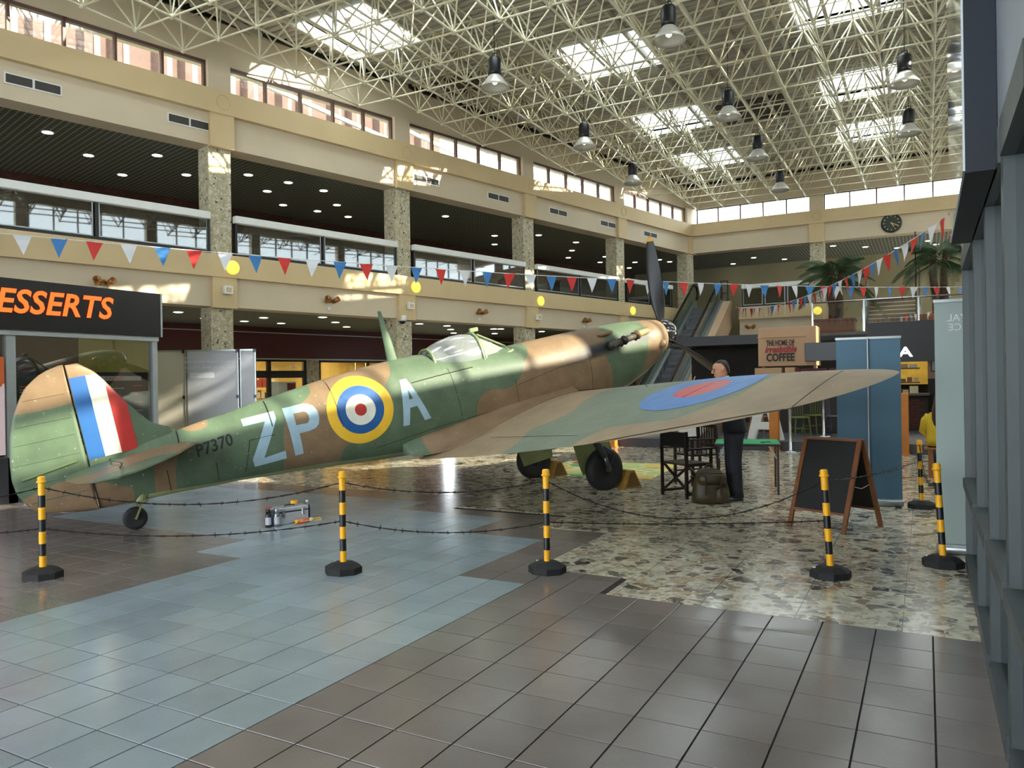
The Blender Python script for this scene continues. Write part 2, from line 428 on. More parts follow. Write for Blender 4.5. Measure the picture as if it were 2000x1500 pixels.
# back wall of the gallery, shop fronts below
MB().box((-41, DEPTH, Z_FL - .1), (7.6, DEPTH + .2, Z_UB + .2)).build('gallery_back_wall', brick, wl)
gb = MB()
for a in (-24.5, -18.6, -16.2, -13.2, -11.6, -8.5, -6.9, -3.4, -2.2): gb.box((a, DEPTH - .06, Z_FL), (a + 1.3, DEPTH, Z_FL + 1.35))
gb.build('gallery_display_panels', mat('grey_green_panel', '6f7a6c', .6), wl)
MB().box((-41, DEPTH - .3, 2.36), (1, DEPTH, Z_LB + .1)).build('shop_fascia', redfascia, wl)
MB().box((-41, DEPTH - .34, 2.33), (1, DEPTH - .28, 2.37)).build('fascia_trim', alu, wl)
MB().box((-41, DEPTH - .34, 3.12), (1, DEPTH - .28, 3.15)).build('fascia_trim', alu, wl)
MB().box((-41, DEPTH + .02, 0), (-19.5, DEPTH + .2, 2.4)).build('ground_back_wall', redfascia, wl)
MB().box((-8.0, DEPTH + .02, 0), (7.6, DEPTH + .2, 4.3)).build('ground_back_wall', redfascia, wl)
# far side
wf = thing('wall_far', 'cream far end wall with clerestory windows above the escalator', 'wall', (CX, CY, 0), 0, kind='structure')
wall_shell(wf, (4.8, 9.8, 14.8), -.3, 19.6, (1.9, 5.1), (4.5, 0, .002))
for a, b_, n in ((.22, 4.58, 5), (5.04, 9.55, 5), (10.05, 14.6, 5)): window((CX, CY, 0), 0, a, b_, n, 'far')
MB().box((-4.6, DEPTH, 0), (19.6, DEPTH + .2, Z_UB + .2)).build('gallery_back_wall', mat('olive_beige_wall', '9a9272', .7, var=.06, scale=.6), wf)
balustrade('gallery_balustrade', 'glass balustrade with pale rail at the far end beside the escalator top', (CX, CY, 0), 0, 2.0, 4.5, 3)
vent(wf, 1.2, 7.02) if False else None
# right boundary of the hall, beyond the glazed shop (parallel to the left wall)
RX, RY = 5.55, 8.0
RW = (RX, RY, 0)
RZ0, RZ1 = 7.72, 8.98  # unseen windows, height shaped so the sun strip reaches fuselage and floor
wr = thing('wall_right', 'unseen cream hall wall far behind the glazed shop unit', 'wall', RW, RZL, kind='structure')
MB().box((-17, -.3, 0), (26, 0, RZ0)).build('lower_wall', cream2, wr)
MB().box((-17, -.3, RZ1), (26, 0, Z_RF)).build('upper_wall', cream2, wr)
for k in range(-3, 6): MB().box((5 * k - .2, -.3, RZ0), (5 * k + .2, 0, RZ1)).build('pier', cream2, wr)
for k in range(-3, 5):
    win_n[0] += 1; o = thing('window_%d' % win_n[0], 'clerestory window strip number %d of the right hall wall, out of view' % (k + 4), 'window', RW, RZL, kind='structure')
    for q in range(5): MB().box((5 * k + .25 + .9 * q, -.2, RZ0), (5 * k + .29 + .9 * q, -.1, RZ1)).build('mullion', brownfr, o)
    MB().box((5 * k + .2, -.154, RZ0), (5 * k + 4.8, -.146, RZ1)).build('pane', glass, o)
T14 = math.tan(R(14))
def lwx(y): return CX + (y - CY) * T14
def rwx(y): return RX + (y - RY) * T14

wb = thing('wall_back', 'cream entrance wall behind the viewer with a wide opening enlarged for daylight', 'wall', (0, -6, 0), kind='structure')
q_ = MB(); q_.box((-19, -.3, 4.6), (4.2, 0, 9.6)); q_.box((-19, -.3, 0), (-13, 0, 4.6)); q_.box((-1, -.3, 0), (4.2, 0, 4.6)); q_.build('wall_panel', cream2, wb)  # unseen wall, its opening enlarged to give frontal fill light
for k in range(7): MB().box((-13 + 2 * k - .04, -.2, 0), (-13 + 2 * k + .04, -.1, 4.6)).build('opening_post', alud, wb)
# ================================================================ ROOF
deckm = mat('ribbed_roof_deck', 'b5b0a0', .55, .1, var=.06, scale=.8)
trussm = mat('cream_painted_tube', 'd9d2b4', .4, var=.05)
SKY = [(-11.95, -9.95, y) for y in (7.2, 12.43)] + [(-7.7, -5.66, y) for y in (.8, 6.0, 11.25, 16.5, 21.8, 26.4)] + [(-2.4, -.37, y) for y in (.8, 6.0, 11.05, 16.3, 21.6, 26.05)] + [(2.9, 4.95, y) for y in (6.0, 11.05, 16.3, 21.6, 26.05)]
SKY = [(a, b, y, y + 2.07) for a, b, y in SKY]
ce = thing('ceiling', 'ribbed metal roof deck with square skylights', 'ceiling', (0, 0, 0), kind='structure')
ZD = 9.47
dk = MB(); P = .2; y = -8.
while y < 31:
    cuts = sorted((a, b) for a, b, y0, y1 in SKY if y + P > y0 and y < y1)
    xs = [lwx(y) - .3]
    for a, b in cuts: xs += [a, b]
    xs.append(rwx(y) + .3)
    prof = [(0, 0), (.35 * P, 0), (.45 * P, .06), (.9 * P, .06), (P, 0)]
    for k in range(0, len(xs), 2):
        a, b = xs[k], xs[k + 1]
        vs = [(a, y + u, ZD + v) for u, v in prof] + [(b, y + u, ZD + v) for u, v in prof]
        dk.add(vs, [(i, i + 1, i + 6, i + 5) for i in range(4)])
    y += P
dk.build('ribbed_deck', deckm, ce)
rb = MB(); ys = sorted(set([-8. + .5 * q for q in range(79)] + [v for s_ in SKY for v in s_[2:]]))
for k in range(len(ys) - 1):                     # outer weathering skin, with the same openings
    y0, y1 = ys[k], ys[k + 1]; ym = (y0 + y1) / 2
    cuts = sorted((a, b) for a, b, c_, d_ in SKY if c_ < ym < d_); xs = [lwx(y0) - .45] + [v for ab in cuts for v in ab] + [rwx(y1) + .35]
    for q in range(0, len(xs), 2): rb.box((xs[q], y0, ZD + .1), (xs[q + 1], y1, ZD + .16))
rb.build('roof_skin', mat('roof_felt', '6b6a66', .8), ce)
curbm = mat('white_skylight_curb', 'dfe3e2', .5, var=.03)
for a, b, y0, y1 in SKY:
    c = MB(); h = ZD + .5
    c.box((a - .05, y0 - .05, ZD - .03), (a, y1 + .05, h)); c.box((b, y0 - .05, ZD - .03), (b + .05, y1 + .05, h))
    c.box((a, y0 - .05, ZD - .03), (b, y0, h)); c.box((a, y1, ZD - .03), (b, y1 + .05, h))
    cb = c.build('skylight_curb', curbm, ce)
    mx, my, hp = (a + b) / 2, (y0 + y1) / 2, h + .45
    g = MB(); pk = (mx, my, hp); cs = [(a, y0, h), (b, y0, h), (b, y1, h), (a, y1, h)]
    for k in range(4): g.add([cs[k], cs[(k + 1) % 4], pk], [(0, 1, 2)])
    g.build('skylight_glazing', glasss, cb)
    fr = MB()
    for k in range(4): fr.beam(cs[k], pk, .05); fr.beam(cs[k], cs[(k + 1) % 4], .06)
    for k in range(4):
        m_ = [(cs[k][i] + cs[(k + 1) % 4][i]) / 2 for i in range(3)]; fr.beam(m_, pk, .035)
    fr.build('skylight_bars', curbm, cb)
pl = MB()
for k in range(-3, 20):
    x = -12.5 + 1.02 * k + .51
    pl.box((x - .04, 2, ZD - .13), (x + .04, 30.7, ZD - .02))
pl.build('purlins', deckm, ce)
MB().box((-5.3, 22.3, ZD - .04), (-3.4, 24.1, ZD - .01)).build('dark_roof_hatch', mat('dark_hatch', '3a2f28', .7), ce)
MB().box((-11.3, 16.6, ZD - .04), (-10.2, 17.7, ZD - .01)).build('dark_roof_hatch', MATS['dark_hatch'], ce)
# space frame : bottom layer nodes offset half a module from the top layer
sf = thing('space_frame', 'cream tubular space frame hanging below the whole roof deck', 'roof truss', (0, 0, 8.3))
MX, MY, ZB, ZT = 1.02, 1.045, 8.3, ZD - .16
nx0, ny0 = -9.95, 12.42
def inside(x, y, m=.25): return x > CX + (y - CY) * math.tan(R(14)) + m and y < 30.45 and x < rwx(y) - .3
bars = []
for i in range(-5, 18):
    for j in range(-7, 18):
        x, y = nx0 + MX * i, ny0 + MY * j
        if not inside(x, y): continue
        B = Vector((x, y, ZB))
        for dx, dy in ((-.5, -.5), (.5, -.5), (.5, .5), (-.5, .5)):
            T = Vector((x + MX * dx, y + MY * dy, ZT))
            if T.y < 30.7 and inside(T.x, T.y, -.4): bars.append((B, T, .017))
        if inside(x + MX, y): bars.append((B, B + Vector((MX, 0, 0)), .02))
        if inside(x, y + MY): bars.append((B, B + Vector((0, MY, 0)), .024))
        bars.append((Vector((x - .04, y, ZB)), Vector((x + .04, y, ZB)), .05))
        T = Vector((x + .5 * MX, y + .5 * MY, ZT))
        if inside(T.x, T.y, -.1):
            if inside(T.x - MX, T.y, -.4): bars.append((T, T - Vector((MX, 0, 0)), .018))
            if inside(T.x, T.y - MY, -.4): bars.append((T, T - Vector((0, MY, 0)), .022))
def seen(p):
    d = p - CAM; z = d.dot(fw); return z > 1 and abs(d.dot(rt) / z) < .69 and abs(d.dot(up) / z) < .52
bars.sort(key=lambda b: (0 if seen((b[0] + b[1]) / 2) else 1, ((b[0] + b[1]) / 2 - CAM).length))
unit = MB(); unit.smooth = True; unit.tube([(0, 0, 0), (0, 0, 1)], 1, 7); um = unit.mesh('strut', trussm)
rest = MB(); rest.smooth = True
for k, (a, b, r) in enumerate(bars):
    if k < 300:
        o = link('strut', um, sf); d = b - a
        o.location = a - Vector((0, 0, 8.3)); o.rotation_mode = 'QUATERNION'; o.rotation_quaternion = d.to_track_quat('Z', 'Y'); o.scale = (r, r, d.length)
    else: rest.tube([a - Vector((0, 0, 8.3)), b - Vector((0, 0, 8.3))], r, 5)
tag(rest.build('struts', trussm, sf), kind='stuff')
# ================================================================ LAMPS AND FITTINGS
lampglass = mat('lamp_reflector', 'c9c6ba', .3, .2, var=.04)
def hall_lamp(label, x, y, z=7.4):
    o = thing('pendant_lamp', label, 'lamp', (x, y, z), 0, 'bell shaped pendant lamps under the roof')
    b = MB(); b.smooth = True
    b.lathe([(.03, .62), (.1, .6), (.13, .55), (.14, .3), (.13, .24)], 16); b.build('ballast_housing', black, o)
    b = MB(); b.smooth = True
    b.lathe([(.11, .25), (.15, .2), (.24, .08), (.29, 0), (.285, -.005), (.235, .07), (.14, .19), (.1, .24)], 20, cap=False); b.build('reflector_bell', lampglass, o)
    b = MB(); b.smooth = True; b.lathe([(.03, .2), (.06, .14), (.05, .09), (.01, .06)], 10); b.build('bulb', mat('lamp_bulb', 'f4f1e4', .3, emit=1.0), o)
    MB().tube([(0, 0, .6), (0, 0, 9.5 - z)], .008, 5).build('suspension_wire', black, o)
    h = MB(); h.tube([(-.06, 0, .6), (-.05, 0, .68), (.05, 0, .68), (.06, 0, .6)], .012, 5); h.build('hook', black, o)
for lab, x, y in (('first in the row by the left wall, nearest', -7.46, 13.2), ('second in the row by the left wall', -7.45, 17.7), ('third and farthest in the row by the left wall', -7.6, 21.7),
                  ('nearest in the middle row, top of the picture', -3.83, 12.93), ('second in the middle row', -3.82, 17.4), ('third in the middle row', -3.86, 21.05), ('farthest in the middle row, just above the end windows', -3.92, 24.98),
                  ('nearer of the two in the right hand row', -.29, 17.29), ('farther of the two in the right hand row', -.28, 20.88)):
    hall_lamp('black bell pendant lamp, ' + lab, x, y)
dlm = mat('downlight_glow', 'fff6dc', .4, var=0, emit=7)
dl = MB(); dl.smooth = False; dl.lathe([(.105, 0), (.105, -.012), (.09, -.016)], 14); dlme = dl.mesh('downlight', dlm)
dr = MB(); dr.lathe([(.135, .005), (.135, -.008), (.105, -.01), (.105, .0)], 14, cap=False); drme = dr.mesh('trim_ring', alu)
def downlight(p, label, group):
    o = link('downlight', dlme); o.location = p; tag(o, label, 'light', group); link('trim_ring', drme, o)
for px in ((93, 258), (173, 303), (307, 303), (239, 341), (364, 341), (485, 341), (563, 356), (522, 373), (632, 372), (553, 400), (658, 400), (620, 412), (680, 423), (762, 399), (870, 422), (966, 460), (966, 477), (1007, 484), (1010, 451), (1052, 459), (1125, 473), (1117, 489), (1110, 503), (1172, 512), (1182, 501), (1193, 487), (1240, 512), (1229, 523)):
    downlight(onZ(px[0], px[1], Z_UB + .14), 'small glowing downlight in the dark ceiling of the left upper gallery', 'downlights in the left upper gallery')
for px in ((348, 609), (400, 621), (477, 627), (515, 620), (549, 631), (630, 619), (655, 629), (677, 638), (762, 628), (819, 632), (873, 636), (880, 643), (886, 650), (964, 642), (978, 642), (966, 651), (1058, 647)):
    downlight(onZ(px[0], px[1], Z_LB + .06), 'small glowing downlight in the ground floor ceiling under the left gallery', 'downlights under the left gallery')
for px in ((1288, 507), (1308, 511), (1432, 515), (1472, 503), (1532, 506), (1627, 480), (1690, 482), (1752, 484), (1813, 470), (1828, 477)):
    p = onZ(px[0], px[1], Z_UB + .14)
    if p.y > 35.6: p = onY(px[0], px[1], 35); p.z = Z_UB + .14
    downlight(p, 'small glowing downlight in the far end gallery ceiling', 'downlights in the far gallery')
for k, (x, z) in enumerate(((453, 523), (811, 561), (1055, 588), (1235, 607))):
    p = leftpix(x, z, -.13); q = Vector(LW) + Matrix.Rotation(RZL, 3, 'Z') @ Vector((p.x, -.13, p.z))
    b = MB(); b.smooth = True; b.lathe([(.13, 0), (.15, .02), (.15, .05), (.12, .075), (0.01, .085)], 24, Matrix.Rotation(R(90), 4, 'X'))
    o = b.build('disc_lamp', discm); o.location = q; o.rotation_euler = (0, 0, RZL)
    tag(o, 'round yellow disc lamp on the cream ledge, ' + ('first', 'second', 'third', 'fourth')[k] + ' from the left', 'lamp', 'yellow disc lamps on the ledges')
p = onY(1597, 607, CY - .13); b = MB(); b.smooth = True; b.lathe([(.13, 0), (.15, .02), (.15, .05), (.12, .075), (.01, .085)], 24, Matrix.Rotation(R(90), 4, 'X'))
o = b.build('disc_lamp', discm); o.location = p; tag(o, 'round yellow disc lamp on the far ledge left of the palm', 'lamp', 'yellow disc lamps on the ledges')
p = onY(1768, 651, 28.9); b = MB(); b.smooth = True; b.lathe([(.13, 0), (.15, .02), (.15, .05), (.12, .075), (.01, .085)], 24, Matrix.Rotation(R(90), 4, 'X'))
o = b.build('disc_lamp', discm); o.location = p; tag(o, 'round yellow disc lamp in front of the stair balustrade', 'lamp', 'yellow disc lamps on the ledges')
def twin_spot(loc, rz, label):
    o = thing('twin_spotlight', label, 'lamp', loc, rz, 'bronze twin spotlights on the beams')
    MB().box((-.06, -.04, -.05), (.06, 0, .05)).build('wall_box', bronze, o)
    for s_ in (-1, 1):
        b = MB(); b.smooth = True; b.lathe([(.045, -.09), (.07, .09), (.06, .09), (.035, -.07)], 12, Matrix.Translation((s_ * .12, -.12, .0)) @ Matrix.Rotation(R(65), 4, 'X') @ Matrix.Rotation(R(20 * s_), 4, 'Y')); b.build('spot_head', bronze, o)
    MB().tube([(-.1, -.1, .01), (0, -.04, 0), (.1, -.1, .01)], .014, 6).build('yoke', bronze, o)
for k, (x, y) in enumerate(((198, 545), (642, 584), (935, 608), (1140, 627))):
    p = leftpix(x, y); q = Vector(LW) + Matrix.Rotation(RZL, 3, 'Z') @ Vector((p.x, 0, 3.56))
    twin_spot(q, RZL, 'bronze twin spotlight on the lower beam, ' + ('above the dessert sign', 'left of the aerial mast', 'right of the cockpit', 'behind the engine cowling')[k])
    if k:
        s_ = MB().lathe([(.05, 0), (.05, .03), (.03, .05)], 12, Matrix.Rotation(R(90), 4, 'X')).build('smoke_detector', white); s_.location = q + Vector((0, 0, -.2)); s_.rotation_euler = (0, 0, RZL)
        tag(s_, 'small white round sensor below the twin spotlight ' + ('', 'left of the aerial mast', 'right of the cockpit', 'behind the engine cowling')[k], 'sensor')
twin_spot(onY(1467, 639, CY - .01), 0, 'bronze twin spotlight on the far wall above the dark cafe')
for k, (x, y) in enumerate(((443, 567), (800, 598), (1050, 620))):
    p = leftpix(x, y, -.1); q = Vector(LW) + Matrix.Rotation(RZL, 3, 'Z') @ Vector((p.x, -.1, p.z))
    b = MB().bbox((-.1, -.1, -.09), (.1, 0, .09), .01).build('alarm_box', white); b.location = q; b.rotation_euler = (0, 0, RZL)
    MB().box((-.06, -.105, -.05), (.06, -.1, .05)).build('cover', cream, b)
    tag(b, 'small white alarm box on the pilaster, ' + ('first', 'second', 'third')[k] + ' from the left', 'box', 'alarm boxes on the pilasters')
q = Vector(LW) + Matrix.Rotation(RZL, 3, 'Z') @ Vector((leftpix(785, 632).x, -.02, 3.2))
b = MB(); b.smooth = True; b.lathe([(.1, .12), (.12, .1), (.12, 0), (.1, -.03)], 14)
o = b.build('dome_camera', white); o.location = q; tag(o, 'white dome security camera at the top of the second stone column', 'camera')
b = MB(); b.smooth = True; b.lathe([(.085, -.03), (.07, -.08), (.03, -.1)], 12); b.build('dome', black, o)
# clock
ck = onY(1741, 436, CY - .02)
o = thing('wall_clock', 'round dark green clock with gold hands on the far wall', 'clock', ck)
b = MB(); b.lathe([(.34, 0), (.34, .05), (.31, .07), (.3, .055)], 40, Matrix.Rotation(R(90), 4, 'X')); b.build('case', mat('dark_green_enamel', '12281f', .35), o)
gold = mat('gold_paint', 'd8b465', .35, .4)
b = MB()
for k in range(12):
    a = k * math.pi / 6; b.cbox((0, 0, 0), (.02, .006, .06), Matrix.Translation((.245 * math.sin(a), -.06, .245 * math.cos(a))) @ Matrix.Rotation(a, 4, 'Y'))
b.build('hour_marks', gold, o)
for nm_, a, L in (('hour_hand', R(150), .16), ('minute_hand', R(118), .24)):
    MB().box((-.012, -.07, -.03), (.012, -.064, L), Matrix.Rotation(a, 4, 'Y')).build(nm_, gold, o)
# ================================================================ BUNTING
bc = {'r': mat('red_flag', 'c8322c', .7, var=.06), 'w': mat('white_flag', 'd4d6da', .7, var=.04), 'b': mat('blue_flag', '3b78b4', .7, var=.06)}
cordm = mat('white_cord', 'd9d9d6', .7)
def bunting(label, A, B, sag, n, seq, wid=.27, hgt=.34, seed=1):
    rnd = random.Random(seed); A, B = Vector(A), Vector(B); mid = (A + B) / 2
    o = thing('bunting', label, 'bunting', mid)
    f = lambda t: A.lerp(B, t) - mid - Vector((0, 0, 4 * sag * t * (1 - t)))
    MB().tube([f(k / 40) for k in range(41)], .008, 5).build('cord', cordm, o)
    L = (B - A).length; d = (B - A).normalized(); side = Vector((0, 0, 1)).cross(d).normalized()
    for k in range(n):
        t = (k + .5) / n; p = f(t); c = seq[k % 3]; hw = wid / 2; sw = rnd.uniform(-.05, .05); tw = rnd.uniform(-.25, .25)
        dd = (d * math.cos(tw) + side * math.sin(tw)); th = side * .0015; m = MB()
        g = []
        for q in range(5):
            u = q / 4; h = hw * (1 - u); c0 = p + Vector((0, 0, -hgt * u)) + side * (sw * u * u + .012 * math.sin(3 * u + k)) + d * (.02 * math.sin(k * 1.7) * u)
            g.append((c0 - dd * h, c0 + dd * h + side * .01 * math.sin(4 * u + k)))
        vs = []; fs = []
        for a_, b_ in g: vs += [a_ - th, b_ - th, a_ + th, b_ + th]
        for q in range(4):
            i = q * 4; fs += [(i, i + 1, i + 5, i + 4), (i + 2, i + 6, i + 7, i + 3), (i, i + 4, i + 6, i + 2), (i + 1, i + 3, i + 7, i + 5)]
        m.add(vs, fs).build('pennant', bc[c], o)
A1, B1 = atdepth(-70, 449, 12.6), atdepth(1885, 560, 24.0)
bunting('red white and blue bunting strung across the hall in front of the left gallery', A1, B1, .3, 48, 'rwb', seed=3)
bunting('red white and blue bunting rising from the escalator towards the right hand shop', (-6.5, 30.4, 4.32), atdepth(1875, 405, 12.8), .55, 44, 'rbw', seed=7)
# ================================================================ GLAZED SHOP UNIT ON THE RIGHT
navy = mat('navy_panel', '0c1722', .6, var=.06, scale=2.)
greyp = mat('grey_cladding', '8a929b', .4, .2, var=.05)
rs = thing('glazed_shop_unit', 'aluminium framed glass shopfront with navy fascia along the right edge', 'shop', (.27, 3.6, 0))
def rb_(n_, m_, *bx):
    q = MB()
    for a, b in bx: q.box((a[0] - .27, a[1] - 3.6, a[2]), (b[0] - .27, b[1] - 3.6, b[2]))
    return q.build(n_, m_, rs)
YS = [-1.5, -.4, .65, 1.65, 2.6, 3.5, 4.5, 5.55, 7.1]
for yy in YS: rb_('post', alud, ((.27, yy - .05, 0), (.36, yy - .008, 2.5)), ((.27, yy + .008, 0), (.36, yy + .05, 2.5)), ((.3, yy - .01, 0), (.34, yy + .01, 2.5)))
for k in range(len(YS) - 1):
    a, b = YS[k] + .05, YS[k + 1] - .05
    rb_('sill_rail', alud, ((.25, a, .64), (.36, b, .71)))
    rb_('kick_rail', alud, ((.26, a, 0), (.36, b, .1)))
    rb_('head_rail', alud, ((.26, a, 2.36), (.36, b, 2.5)))
    rb_('pane', glass, ((.31, a, .71), (.318, b, 2.36)))
    rb_('lower_pane', glassd, ((.31, a, .1), (.318, b, .64)))
for xx in (1.5, 2.6): rb_('post', alud, ((xx, 7.05, 0), (xx + .1, 7.15, 2.5)))
rb_('return_rail', alud, ((.36, 7.06, .64), (3.0, 7.14, .71)), ((.36, 7.06, 0), (3.0, 7.14, .1)), ((.36, 7.06, 2.36), (3.0, 7.14, 2.5)))
rb_('return_pane', glass, ((.36, 7.1, .71), (3.0, 7.108, 2.36)))
rb_('return_lower_pane', glassd, ((.36, 7.1, .1), (3.0, 7.108, .64)))
rb_('upper_cladding', greyp, ((.27, -1.6, 2.5), (.34, 7.15, 4.2)), ((.34, 7.08, 2.5), (3.0, 7.15, 4.2)))
rb_('fascia_box', navy, ((.155, 3.65, 2.36), (.268, 5.6, 4.1)))
rb_('fascia_face', mat('glossy_white_sign_face', 'c9ced2', .08, var=.02, coat=1.), ((.147, 3.66, 2.37), (.155, 5.59, 4.1)))
rb_('roof', greyp, ((.27, -1.6, 4.2), (3.0, 7.15, 4.28)))
rb_('inner_wall', mat('shop_inner_wall', '50565c', .7), ((2.9, -1.6, 0), (3.0, 7.0, 4.2)))
# ================================================================ DESSERT KIOSK
dk_ = thing('dessert_kiosk', 'dessert kiosk with black sign and lit orange lettering at the left edge', 'kiosk', (-10.9, 7.0, 0))
YE = onX(305, 640, -10.9).y
YS_ = onX(313, 610, -10.8).y
def kb(n_, m_, *bx, par=None):
    q = MB()
    for a, b in bx: q.box((a[0] + 10.9, a[1] - 7, a[2]), (b[0] + 10.9, b[1] - 7, b[2]))
    return q.build(n_, m_, par or dk_)
zs0, zs1 = onX(150, 650, -10.8).z, onX(150, 557, -10.8).z
sg = kb('sign_box', mat('black_gloss_sign', '0c0c10', .25, var=.05), ((-11.1, 1.5, zs0), (-10.8, YS_, zs1)))
kb('sign_edge', alu, ((-11.1, YS_, zs0), (-10.79, YS_ + .03, zs1)), ((-10.9, 1.5, zs0 - .07), (-10.84, YE, zs0)), par=sg)
def orange_mat():
    t = NT('lit_orange_letters'); s_ = t.n('ShaderNodeSeparateXYZ'); t.l(t.obj(), s_.inputs[0])
    t.b.inputs['Base Color'].default_value = lin('f0501c'); t.b.inputs['Emission Color'].default_value = lin('ff5a18'); t.b.inputs['Emission Strength'].default_value = 1.1
    return t.m
ltr0, ltr1 = onX(0, 590, -10.79), onX(222, 608, -10.79)
zb0 = onX(110, 617, -10.79).z; capH = onX(110, 571, -10.79).z - zb0
me = text_mesh('DESSERTS', 1, .0, font_bold=.022, shear=.22, spacing=1.02)
xs = [v.co.x for v in me.vertices]; ysv = [v.co.y for v in me.vertices]; tw_, th_ = max(xs) - min(xs), max(ysv) - min(ysv)
Wt = (ltr1.y - onX(-64, 590, -10.79).y)
lo = bpy.data.objects.new('x', None); bpy.data.objects.remove(lo)
me.transform(Matrix(((0, 0, 1, -10.785 + 10.9), (Wt / tw_, 0, 0, ltr1.y - Wt - 7 - min(xs) * Wt / tw_), (0, capH / th_, 0, zb0 - min(ysv) * capH / th_), (0, 0, 0, 1))))
me.materials.clear(); me.materials.append(orange_mat()); tag(link('sign_lettering', me, sg), 'glowing orange letters reading DESSERTS')
zt = zs0 - .07
Y0 = onX(28, 800, -10.9).y
kb('frame_post', alu, ((-10.98, YE - .09, 0), (-10.88, YE, zt)))
kb('frame_post', alu, ((-10.98, Y0 - .1, 0), (-10.88, Y0 + .02, zt)))
kb('plinth', mat('dark_kiosk_base', '23242a', .4), ((-11.0, 1.5, 0), (-10.88, YE - .09, .62)))
kb('window_pane', glassmat('kiosk_glass', (.75, .75, .75), .12), ((-10.93, Y0 + .02, .62), (-10.922, YE - .09, zt)))
kb('window_pane', MATS['kiosk_glass'], ((-10.93, 1.5, .62), (-10.922, Y0 - .1, zt)))
kb('back_wall', mat('kiosk_maroon_wall', '4a160f', .6, var=.1), ((-13.0, 1.5, 0), (-12.9, YE, 3.1)))
kb('end_wall', mat('kiosk_lime_wall', 'a8a044', .6), ((-13.0, YE - .05, 0), (-11.0, YE - .02, 3.0)))
kb('kiosk_roof', black, ((-13.0, 1.5, zs1 - .1), (-11.1, YE, zs1 - .04)))
mz1, mz0 = onX(240, 727, -10.96).z, .7
mbd = kb('menu_board', mat('menu_black', '15121c', .5, var=.05), ((-10.98, Y0 + .04, mz0), (-10.96, YE - .12, mz1)))
rnd = random.Random(5); mred = mat('menu_red_print', 'e04a30', .6); mwh = mat('menu_white_print', 'dfd8d4', .6)
q1, q2 = MB(), MB(); ya, yb = Y0 + .06, YE - .14
for c_ in range(2):
    yl = ya + (yb - ya) * (.02 + .5 * c_); yr = yl + (yb - ya) * .44; z = mz1 - .22
    while z > mz0 + .05:
        q1.box((.0 - .058, yl - 7, z), (-.0555, yl - 7 + (yr - yl) * rnd.uniform(.35, .6), z + .022))
        q1.box((-.058, yr - .16 - 7, z), (-.0555, yr - 7, z + .02))
        for k in range(2): z -= .035; q2.box((-.058, yl - 7, z), (-.0555, yl - 7 + (yr - yl) * rnd.uniform(.4, .7), z + .012))
        z -= .06
q2.box((-.058, ya + .55 * (yb - ya) - 7, mz1 - .13), (-.0555, yb - .1 - 7, mz1 - .06))
tag(q1.build('menu_headings', mred, mbd), kind='stuff'); tag(q2.build('menu_lines', mwh, mbd), kind='stuff')
text_obj('menu_title', 'SUNDAES', .07, mred, mbd, Matrix(((0, 0, 1, -.054), (1, 0, 0, ya + .64 * (yb - ya) - 7), (0, 1, 0, mz1 - .12), (0, 0, 0, 1))), .001, shear=.2)
ip = kb('ice_cream_poster', mat('pink_poster', 'd9bfc0', .5, var=.05), ((-10.91, 1.5, .66), (-10.9, Y0 - .12, 1.98)))
kb('poster_top_band', mat('orange_sauce', 'b5531d', .5), ((-10.9, 1.5, 1.62), (-10.897, Y0 - .12, 1.98)), par=ip)
drp = MB()
for k in range(8):
    yy = Y0 - .2 - k * .14; drp.lathe([(.05, 0), (.05, .004)], 12, Matrix.Translation((.003, yy - 7, 1.62 - .05 * (k % 3))) @ Matrix.Rotation(R(90), 4, 'Y'))
drp.build('sauce_drips', MATS['orange_sauce'], ip)
ps = kb('plant_stand', steel, ((-10.7, onX(45, 980, -10.6).y - .02, 0), (-10.55, onX(45, 980, -10.6).y + .22, .02)))
# ================================================================ DISPLAY BANNERS BY THE LEFT WALL
pnl = glassmat('thin_white_banner', (.6, .6, .62), .0, .4, .0)
def banner_mat(name, c, tr=.25):
    t = NT(name); tr_ = t.n('ShaderNodeBsdfTranslucent'); tr_.inputs[0].default_value = lin(c); t.b.inputs['Base Color'].default_value = lin(c); t.b.inputs['Roughness'].default_value = .5
    mx = t.n('ShaderNodeMixShader'); mx.inputs[0].default_value = tr; t.l(t.b.outputs[0], mx.inputs[1]); t.l(tr_.outputs[0], mx.inputs[2]); t.l(mx.outputs[0], t.out.inputs[0])
    nz = t.n('ShaderNodeTexWave', wave_type='BANDS', bands_direction='Z'); nz.inputs['Scale'].default_value = 3; nz.inputs['Distortion'].default_value = 2.; t.l(t.obj(), nz.inputs['Vector'])
    bp = t.n('ShaderNodeBump'); bp.inputs['Strength'].default_value = .12; t.l(nz.outputs[0], bp.inputs['Height']); t.l(bp.outputs[0], t.b.inputs['Normal'])
    return t.m
bw = banner_mat('white_banner_back', 'b9bac0'); faint = mat('faint_print', 'cdd0d6', .5)
rzc = YAW
